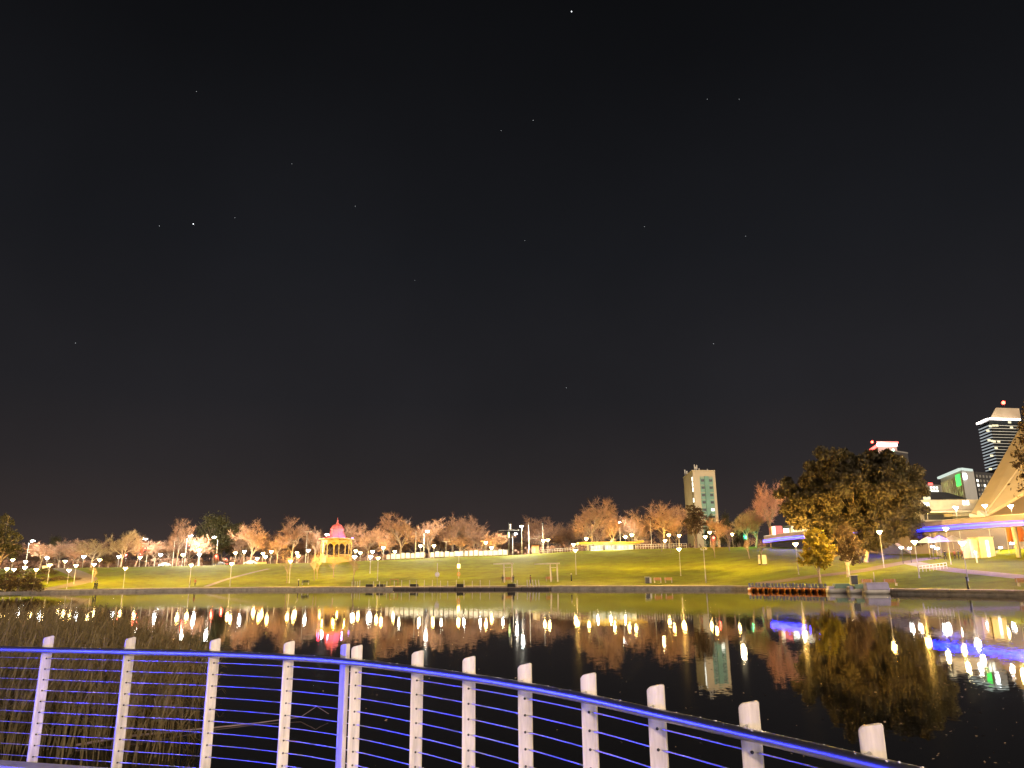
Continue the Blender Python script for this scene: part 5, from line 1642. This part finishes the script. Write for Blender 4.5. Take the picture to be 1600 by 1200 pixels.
# ---- cantilever shelters
for (legs, roof, row, lab) in (((788, 800.5), (771, 802.5), 910, 'slim cantilever shelter roof on two legs, left one, with orange bench'), ((861, 871.5), (835, 874), 909, 'slim cantilever shelter roof on two legs, right one, paler legs')):
    p = hit_ground((legs[0] + legs[1]) / 2, row); Y = p.y
    t = thing('shelter', lab, 'shelter', p, 0, 'waterside shelters'); o_ = Vector(p)
    zt = at(legs[0], 881.5, Y).z - o_.z
    xs = [at(l, row, Y).x - o_.x for l in legs]
    for i_, x in enumerate(xs):
        mb = MB(); mb.beam((x, 0, -.1), (x - .1 + .02 * i_, 0, zt), .28, .22, up=(0, 1, 0)); mb.build('leg', M_cream, t)
    r0 = at(roof[0], 882, Y).x - o_.x; r1 = at(roof[1], 882, Y).x - o_.x
    mb = MB()
    vs = []
    for y in (-1.3, 1.3):
        vs += [(r0, y, zt - .02), (r1, y, zt + .02), (r1, y, zt + .26), ((r0 + r1) / 2, y, zt + .26), (r0, y, zt + .1)]
    mb.add(vs, [(0, 1, 2, 3, 4), (9, 8, 7, 6, 5), (0, 5, 6, 1), (1, 6, 7, 2), (2, 7, 8, 3), (3, 8, 9, 4), (4, 9, 5, 0)]); mb.build('roof', M_cream, t)
    mb = MB(); mb.beam((xs[0], 0, zt - .7), (xs[1], 0, zt - .7), .14, .14); mb.build('brace', M_cream, t)

M_seatmetal = mat('bench_metal', (.40, .36, .30), .5, .2, .2, 5)
def bench(px, row, w, lab, rz=0, dark=False):
    p = hit_ground(px, row)
    t = thing('bench', lab, 'bench', (p.x, p.y, p.z + .02), rz, 'benches along the waterside')
    m = M_cloth_dark if dark else M_wood
    for k in range(3):
        mb = MB(); mb.box((0, -.22 + .17 * k, .45), (w, .14, .045)); mb.build('seat_slat', m, t)
    for k in range(3):
        mb = MB(); mb.box((0, .30 + .03 * k, .62 + .17 * k), (w, .04, .145)); mb.build('back_slat', m, t)
    for s in (-1, 1):
        mb = MB(); mb.box((s * (w / 2 - .18), 0, .21), (.07, .5, .42)); mb.beam((s * (w / 2 - .18), .24, .4), (s * (w / 2 - .18), .37, 1.05), .06, .06); mb.build('leg', M_seatmetal, t)
    return t
bench(794, 909.5, 1.7, 'orange bench between the legs of the left shelter')
bench(858, 909, 1.5, 'dark orange bench beside the legs of the right shelter')
bench(1028, 911, 1.6, 'orange bench behind the dark bin, left of a pair')
bench(1045, 911, 1.6, 'orange bench, right of the pair by the dark bin')
bench(1357, 916, 1.7, 'orange bench behind the violet boat')
bench(1393, 916.5, 1.9, 'orange bench on the lawn right of the violet boat')
bench(1601, 917, 1.8, 'bench cut by the right edge of the picture')
bench(477, 914, 1.8, 'dark bench beside the bollard on the left promenade', 0, True)
# thin orange frame on the jetty
p = hit_ground(615.5, 915)
t = thing('barrier', 'thin orange barrier frame behind the jetty', 'barrier', p)
for x in (-.9, .9):
    mb = MB(); mb.tube([(x, 0, 0), (x, 0, 1.35)], .05, 6); mb.build('leg', M_wood, t)
mb = MB(); mb.tube([(-.95, 0, 1.35), (.95, 0, 1.35)], .06, 6); mb.build('top_bar', M_wood, t)

# bins
def bin_(px, row, lab):
    p = hit_ground(px, row)
    t = thing('litter_bin', lab, 'bin', p)
    mb = MB(); mb.box((0, 0, .62), (.85, .7, 1.2)); mb.build('body', M_darkmetal, t, bevel=.03)
    mb = MB(); mb.box((0, 0, 1.29), (.95, .8, .1)); mb.build('lid', M_pole, t)
    mb = MB(); mb.box((.62, 0, .6), (.36, .5, 1.1)); mb.build('side_panel', M_pole, t)
bin_(1011.5, 912, 'dark litter bin with pale side at the bench pair')
# bollards
GBo = 'dark bollards along the promenade'
for px, row, h, lab in ((466, 916.5, 1.35, 'dark bollard with pale cap beside the dark bench'), (893, 908, 1.35, 'dark bollard with round pale cap by the waterside lamp'),
                        (1513, 920.5, 1.35, 'dark leaning post on the right promenade')):
    p = hit_ground(px, row)
    t = thing('bollard', lab, 'bollard', p, 0, GBo)
    mb = MB(); mb.tube([(0, 0, 0), (-.03, 0, h)], [.13, .11], 10); mb.build('post', M_darkmetal, t)
    mb = MB(); mb.lathe([(.05, h), (.17, h + .08), (.17, h + .22), (.03, h + .3)], 12, (-.03, 0, 0)); mb.build('cap', M_darkmetal if px > 1500 else M_cream, t)

# pale bollard light and unlit twin lamp
p = hit_ground(1527, 880)
t = thing('light_column', 'short pale column light on the right lawn', 'lamp', p)
hz = at(1525, 862, p.y).z - p.z
mb = MB(); mb.tube([(0, 0, 0), (0, 0, hz - .3)], .11, 10); mb.build('post', M_white, t)
mb = MB(); mb.tube([(0, 0, hz - .3), (0, 0, hz)], .13, 10); mb.build('lamp_glass', G_cool, t)
p = hit_ground(1103, 911)
t = thing('unlit_lamp', 'unlit pale post with crosspiece between two waterside lamps', 'lamp', p)
hz = at(1100.5, 857, p.y).z - p.z
mb = MB(); mb.tube([(0, 0, 0), (0, 0, 1.6), (0, 0, 1.62), (0, 0, hz)], [.12, .12, .08, .07], 8); mb.build('post', M_pole, t)
mb = MB(); mb.beam((-.5, 0, hz - .25), (.5, 0, hz - .25), .1, .1)
for x in (-.5, .5): mb.lathe([(.06, hz - .3), (.14, hz - .1), (.1, hz + .1)], 8, (x, 0, 0))
mb.build('crosspiece', M_pole, t)

# notice boards and trunk stub on the lawn near 1190
for px, w, lab in ((1187, .45, 'narrow pale board standing behind the dark trunks'), (1195, .95, 'wider pale board standing behind the dark trunks')):
    p = hit_ground(px, 883)
    t = thing('notice_board', lab, 'board', p, 0, 'pale boards on the lawn')
    h = at(px, 867, p.y).z - p.z
    mb = MB(); mb.box((0, 0, h * .55), (w, .12, h * .9)); mb.build('panel', M_concrete, t)
    mb = MB(); mb.box((0, 0, h * .05), (w * 1.1, .3, h * .1)); mb.build('foot', M_darkmetal, t)

# ---- pedal boats
M_boat = mat('orange_hull', (.62, .20, .02), .35, 0, .2, 1.5); M_seat = mat('grey_blue_seat', (.10, .11, .15), .5, 0, .25, 3)
def hull_mesh(L, W, H, bow=.35, n=9):
    b = MB(); vs, fs = [], []
    for i in range(n):
        t = i / (n - 1); y = -L / 2 + L * t
        k = 1 - max(0, (.28 - t) / .28) ** 2 * .75 - max(0, (t - .85) / .15) ** 2 * .2
        lift = max(0, (.3 - t) / .3) ** 2 * bow
        w = W / 2 * k
        for x, z in ((-w * .45, -.15 + lift), (-w * .9, .1 + lift * .8), (-w, H + lift * .6), (-w * .8, H + .03 + lift * .6), (w * .8, H + .03 + lift * .6), (w, H + lift * .6), (w * .9, .1 + lift * .8), (w * .45, -.15 + lift)):
            vs.append((x, y, z))
    for i in range(n - 1):
        for k in range(8): fs.append((8 * i + k, 8 * i + (k + 1) % 8, 8 * i + 8 + (k + 1) % 8, 8 * i + 8 + k))
    fs += [tuple(reversed(range(8))), tuple(8 * (n - 1) + k for k in range(8))]
    b.add(vs, fs, 0, True); return b
HULL = None
def pedal_boat():
    t = thing('pedal_boat', '', 'pedal boat', (0, 0, 0), 0, 'orange pedal boats moored at the bank')
    for s in (-1, 1):
        inst('float', FL_M, t, (s * .42, 0, .02))
    mb = MB(); mb.box((0, .1, .42), (1.28, 1.9, .10)); mb.box((0, -.75, .50), (1.1, .6, .16), taper=.8); mb.build('deck', M_boat, t, bevel=.03)
    for s in (-1, 1):
        mb = MB(); mb.box((s * .30, .45, .62), (.46, .45, .26)); mb.box((s * .30, .72, .95), (.44, .12, .62), taper=.85); mb.build('seat', M_seat, t, bevel=.04)
    mb = MB(); mb.tube([(0, -.35, .5), (0, -.25, .95)], .03, 6); mb.box((0, -.25, .97), (.3, .05, .05)); mb.build('tiller', M_darkmetal, t)
    mb = MB(); mb.tube([(-.22, -.05, .18), (.22, -.05, .18)], .26, 10); mb.build('paddle_wheel', M_darkmetal, t)
    return t
FL_M = hull_mesh(2.9, .46, .36, .3).mesh('float', M_boat)
ordn = ['leftmost', 'second', 'third', 'fourth', 'fifth', 'sixth', 'seventh', 'eighth', 'ninth', 'tenth', 'eleventh', 'rightmost']
first = None
for k in range(12):
    px = 1171 + k * 10.2
    base = on_level(px, interp(px, [1165, 1290], [923.5, 925.5]), 0)
    if first is None: first = pedal_boat(); o = first
    else: o = copy_tree(first)
    o.location = (base.x, base.y - 1.7, .06 + random.uniform(-.03, .03)); o.rotation_euler = (0, random.uniform(-.03, .03), R(-12) + random.uniform(-.12, .12)); o.scale = (.86, .95, 1.0)
    o['label'] = ordn[k] + (' orange pedal boat from the left in the moored row' if k not in (0, 11) else ' orange pedal boat of the moored row')
# ---- launches
M_green = mat('green_canvas', (.19, .29, .21), .7, 0, .2, 1.5); M_violet = mat('violet_cover', (.34, .31, .46), .6, 0, .2, 1.0); M_hullw = mat('launch_hull', (.45, .42, .38), .4, 0, .2, 1)
def launch(px, row, L, W, m, lab, kind):
    base = on_level(px, row, 0)
    t = thing('launch', lab, 'boat', (base.x, base.y - 1.0, 0), R(84), 'launches moored at the bank')
    hm = hull_mesh(L, W, .55, .3).build('hull', M_hullw, t)
    if kind == 'cover':
        mb = MB(); prof = [(-W / 2, .6), (-W / 2 * .8, 1.35), (-W * .2, 1.62), (W * .2, 1.62), (W / 2 * .8, 1.35), (W / 2, .6)]
        k = len(prof); L2 = L * .42
        vs = [(x, -L2, z) for x, z in prof] + [(x * .9, L2, z * .95) for x, z in prof]
        mb.add(vs, [tuple(range(k)), tuple(reversed(range(k, 2 * k)))] + [(i, i + k, (i + 1) % k + k, (i + 1) % k) for i in range(k)]); mb.build('canopy', m, t, bevel=.08)
        mb = MB(); mb.tube([(.3, 0, 1.5), (.3, 0, 3.0)], .06, 6); mb.build('mast', M_pole, t)
    else:
        mb = MB(); mb.box((0, -.3, .95), (W * .9, L * .62, .8), taper=.9); mb.build('canopy', m, t, bevel=.08)
        mb = MB(); mb.box((0, L * .36, .75), (W * .8, L * .22, .5)); mb.build('foredeck', M_violet, t, bevel=.05)
        mb = MB(); mb.box((-W / 2 - .02, -.2, .62), (.06, L * .7, .12)); mb.build('rubbing_strake', M_cream, t)
launch(1308, 926.3, 3.7, 1.7, M_green, 'green covered launch beside the pedal boats', 'low')
launch(1334, 927, 2.4, 1.7, M_green, 'small green launch under the dark cabinet', 'low')
launch(1365, 927.6, 3.6, 1.8, M_violet, 'pale violet covered launch, rightmost boat', 'cover')
p = on_level(1333, 927.2, 0); 
t = thing('cabinet', 'tall dark cabinet standing on the small green launch', 'cabinet', (p.x - .1, p.y - .9, 1.30))
mb = MB(); mb.box((0, 0, .62), (.95, .6, 1.2)); mb.build('body', M_darkmetal, t, bevel=.02)
mb = MB(); mb.box((0, 0, 1.27), (1.15, .75, .1)); mb.build('top', M_concrete, t)

# ---- people
def person_meshes(seed, stride=.0, coat=True):
    rnd = random.Random(seed)
    V, E, Rr = [], [], []
    def add(p, r, par=None):
        V.append(Vector(p)); Rr.append(r)
        if par is not None: E.append((par, len(V) - 1))
        return len(V) - 1
    pel = add((0, 0, .95), .14)
    wa = add((0, 0, 1.12), .13, pel); ch = add((0, -.01, 1.32), .155, wa); nk = add((0, -.01, 1.50), .06, ch); hd = add((0, -.03, 1.60), .085, nk); ht = add((0, -.02, 1.73), .07, hd)
    for s in (-1, 1):
        sh = add((s * .19, 0, 1.42), .07, ch); el = add((s * .25, .02, 1.14), .05, sh); wr = add((s * .24, -.10, .90), .034, el); ha = add((s * .235, -.13, .80), .04, wr)
        for f in (-1, 0, 1): add((s * .235 + f * .022, -.15, .72 - .01 * abs(f)), .012, ha)
        add((s * .2, -.17, .78), .013, ha)
        hp = add((s * .095, 0, .86), .105, pel); kn = add((s * .11, -.03 - s * stride * .5, .49), .072, hp); an = add((s * .12, -s * stride + .02, .09), .048, kn); add((s * .13, -s * stride - .14, .035), .04, an)
    me = bpy.data.meshes.new('body_cage'); me.from_pydata(V, E, [])
    o = bpy.data.objects.new('body_cage', me); col.objects.link(o)
    sk = o.modifiers.new('skin', 'SKIN'); sub = o.modifiers.new('sub', 'SUBSURF'); sub.levels = 1; sub.render_levels = 1
    for i, v in enumerate(me.skin_vertices[0].data): v.radius = (Rr[i], Rr[i] * (.75 if i in (1, 2) else 1)); v.use_root = (i == 0)
    dg = bpy.context.evaluated_depsgraph_get(); dg.update()
    out = bpy.data.meshes.new_from_object(o.evaluated_get(dg)); out.name = 'body'
    bpy.data.objects.remove(o); bpy.data.meshes.remove(me)
    out.materials.clear()
    for m_ in (M_skin, M_cloth_red if seed % 2 else M_cloth_dark, M_cloth_dark): out.materials.append(m_)
    for f in out.polygons:
        z = f.center.z; x = abs(f.center.x); f.use_smooth = True
        f.material_index = 0 if z > 1.49 or (z < .86 and x > .195) else (1 if z > .88 else 2)
    hb = MB(); hb.lathe([(.102, 1.60), (.112, 1.68), (.09, 1.76), (.03, 1.80)], 12, (0, 0, 0)); hair = hb.mesh('hair', M_hair)
    return out, hair
PEO = [person_meshes(1), person_meshes(2, .16), person_meshes(3, .08), person_meshes(4)]
def person(px, row, lab, k, rz, Y=None, z=None):
    if Y is None: p = hit_ground(px, row)
    else:
        q = at(px, row, Y); p = gp(q.x, Y)
    if z is not None: p.z = z
    t = thing('person', lab, 'person', p, rz, 'people in the park')
    inst('body', PEO[k][0], t); inst('hair', PEO[k][1], t)
person(785.5, 911.5, 'person in dark clothes standing at the left leg of the left shelter', 1, .3)
person(802, 911.5, 'person in dark clothes standing at the right leg of the left shelter', 3, -.4)
person(829, 912, 'person in dark red standing beside the pale leaning posts', 0, 1.2)
person(147.5, 921, 'person on the left promenade, left of a close pair', 1, 1.4)
person(151, 921, 'person on the left promenade, right of a close pair', 3, -1.5)
person(296.5, 916, 'person on the promenade below the lamp by the narrow steps', 3, 2.0)
person(304.5, 916, 'person walking alone right of the lamp by the narrow steps', 2, 1.2)
for i, (px, lab) in enumerate(((1476, 'dark dressed person under the right umbrella'), (1484, 'person in red just left of the tall plaza lamp'), (1491, 'person in red right of the tall plaza lamp'), (1497, 'person in dark clothes between lamp and kiosk'), (1503, 'person in red nearest the beige kiosk'))):
    person(px, 864, lab, (1, 0, 2, 3, 0)[i], i * 1.3, 139)

# ---- things on the water
M_dead = mat('floating_leaf', (.42, .30, .20), .5, 0, .5, 20)
mb = MB(); rnd = random.Random(12)
for k in range(420):
    px = rnd.uniform(480, 1640); row = rnd.choice((rnd.uniform(1010, 1195), rnd.uniform(1040, 1150)))
    if rnd.random() > interp(px, [480, 900, 1250, 1450, 1640], [.12, .25, .5, 1, 1]): continue
    p = on_level(px, row, .012); a = rnd.uniform(0, PI); L = rnd.uniform(.02, .06); w = L * rnd.uniform(.25, .5)
    u = Vector((math.cos(a), math.sin(a), rnd.uniform(-.3, .3))) * L; v = Vector((-math.sin(a), math.cos(a), rnd.uniform(0, .5))) * w
    mb.add([p - u, p + v, p + u, p - v], [(0, 1, 2, 3)])
tag(mb.build('floating_leaves', M_dead), 'scattered fallen leaves floating on the dark river', kind='stuff')
mb = MB()
pp = [on_level(x, y, .03) for x, y in ((118, 1166), (190, 1156), (260, 1147), (330, 1137), (400, 1129), (470, 1122))]
pp = [p + Vector((0, 0, .02 + .04 * math.sin(i * 1.3))) for i, p in enumerate(pp)]
mb.tube(pp, [.03, .028, .024, .02, .016, .01], 6)
mb.tube([pp[-1], pp[-1] + Vector((.35, .2, .22)), pp[-1] + Vector((.7, .1, .05))], [.01, .008, .006], 5)
tag(mb.build('floating_branch', mat('grey_branch', (.32, .24, .24), .8, 0, .3, 4)), 'thin pale branch floating on the dark water behind the railing', 'branch')

# ---- stars
G_star = glow('star_light', (.9, .95, 1), 2.0); G_faint = glow('faint_star_light', (.9, .95, 1), .55)
sm_ = bmesh.new(); bmesh.ops.create_icosphere(sm_, subdivisions=1, radius=1.0); STAR = bpy.data.meshes.new('star'); sm_.to_mesh(STAR); sm_.free(); STAR.materials.append(G_star); FAINT = STAR.copy(); FAINT.materials.clear(); FAINT.materials.append(G_faint)
for px, py, r, lab in ((893, 18, 4.2, 'brightest star, near the top of the sky'), (302, 350, 3.6, 'bright star in the left half of the sky'), (833, 188, 2.3, 'small star near the middle of the sky'), (783, 204, 1.9, 'faint star just left of the middle small star'),
                       (307, 143, 1.8, 'faint star high above the bright left star'), (249, 353, 2.1, 'faint star left of the bright left star'), (367, 340, 1.7, 'faint star right of the bright left star'), (555, 322, 2.0, 'faint star between the left and middle of the sky'),
                       (1105, 155, 1.8, 'faint star high right, left of a wide pair'), (1155, 155, 1.8, 'faint star high right, right of a wide pair'), (1007, 354, 1.8, 'faint star right of the middle of the sky'), (1165, 369, 1.8, 'faint star low in the right of the sky'),
                       (820, 376, 1.7, 'faint star low in the middle of the sky'), (885, 606, 2.0, 'small star lowest above the trees'), (1115, 537, 2.2, 'small star above the beige tower'), (118, 536, 2.0, 'small star low in the left of the sky'), (648, 438, 1.7, 'faint star left of the middle, low'), (456, 256, 1.7, 'faint star high left of the middle')):
    q = CAM + ray(px, py).normalized() * 3500
    o = inst('star', STAR if r > 3 else FAINT, None, q, (0, 0, 0), (r * .62,) * 3); tag(o, lab, 'star', 'stars in the night sky')
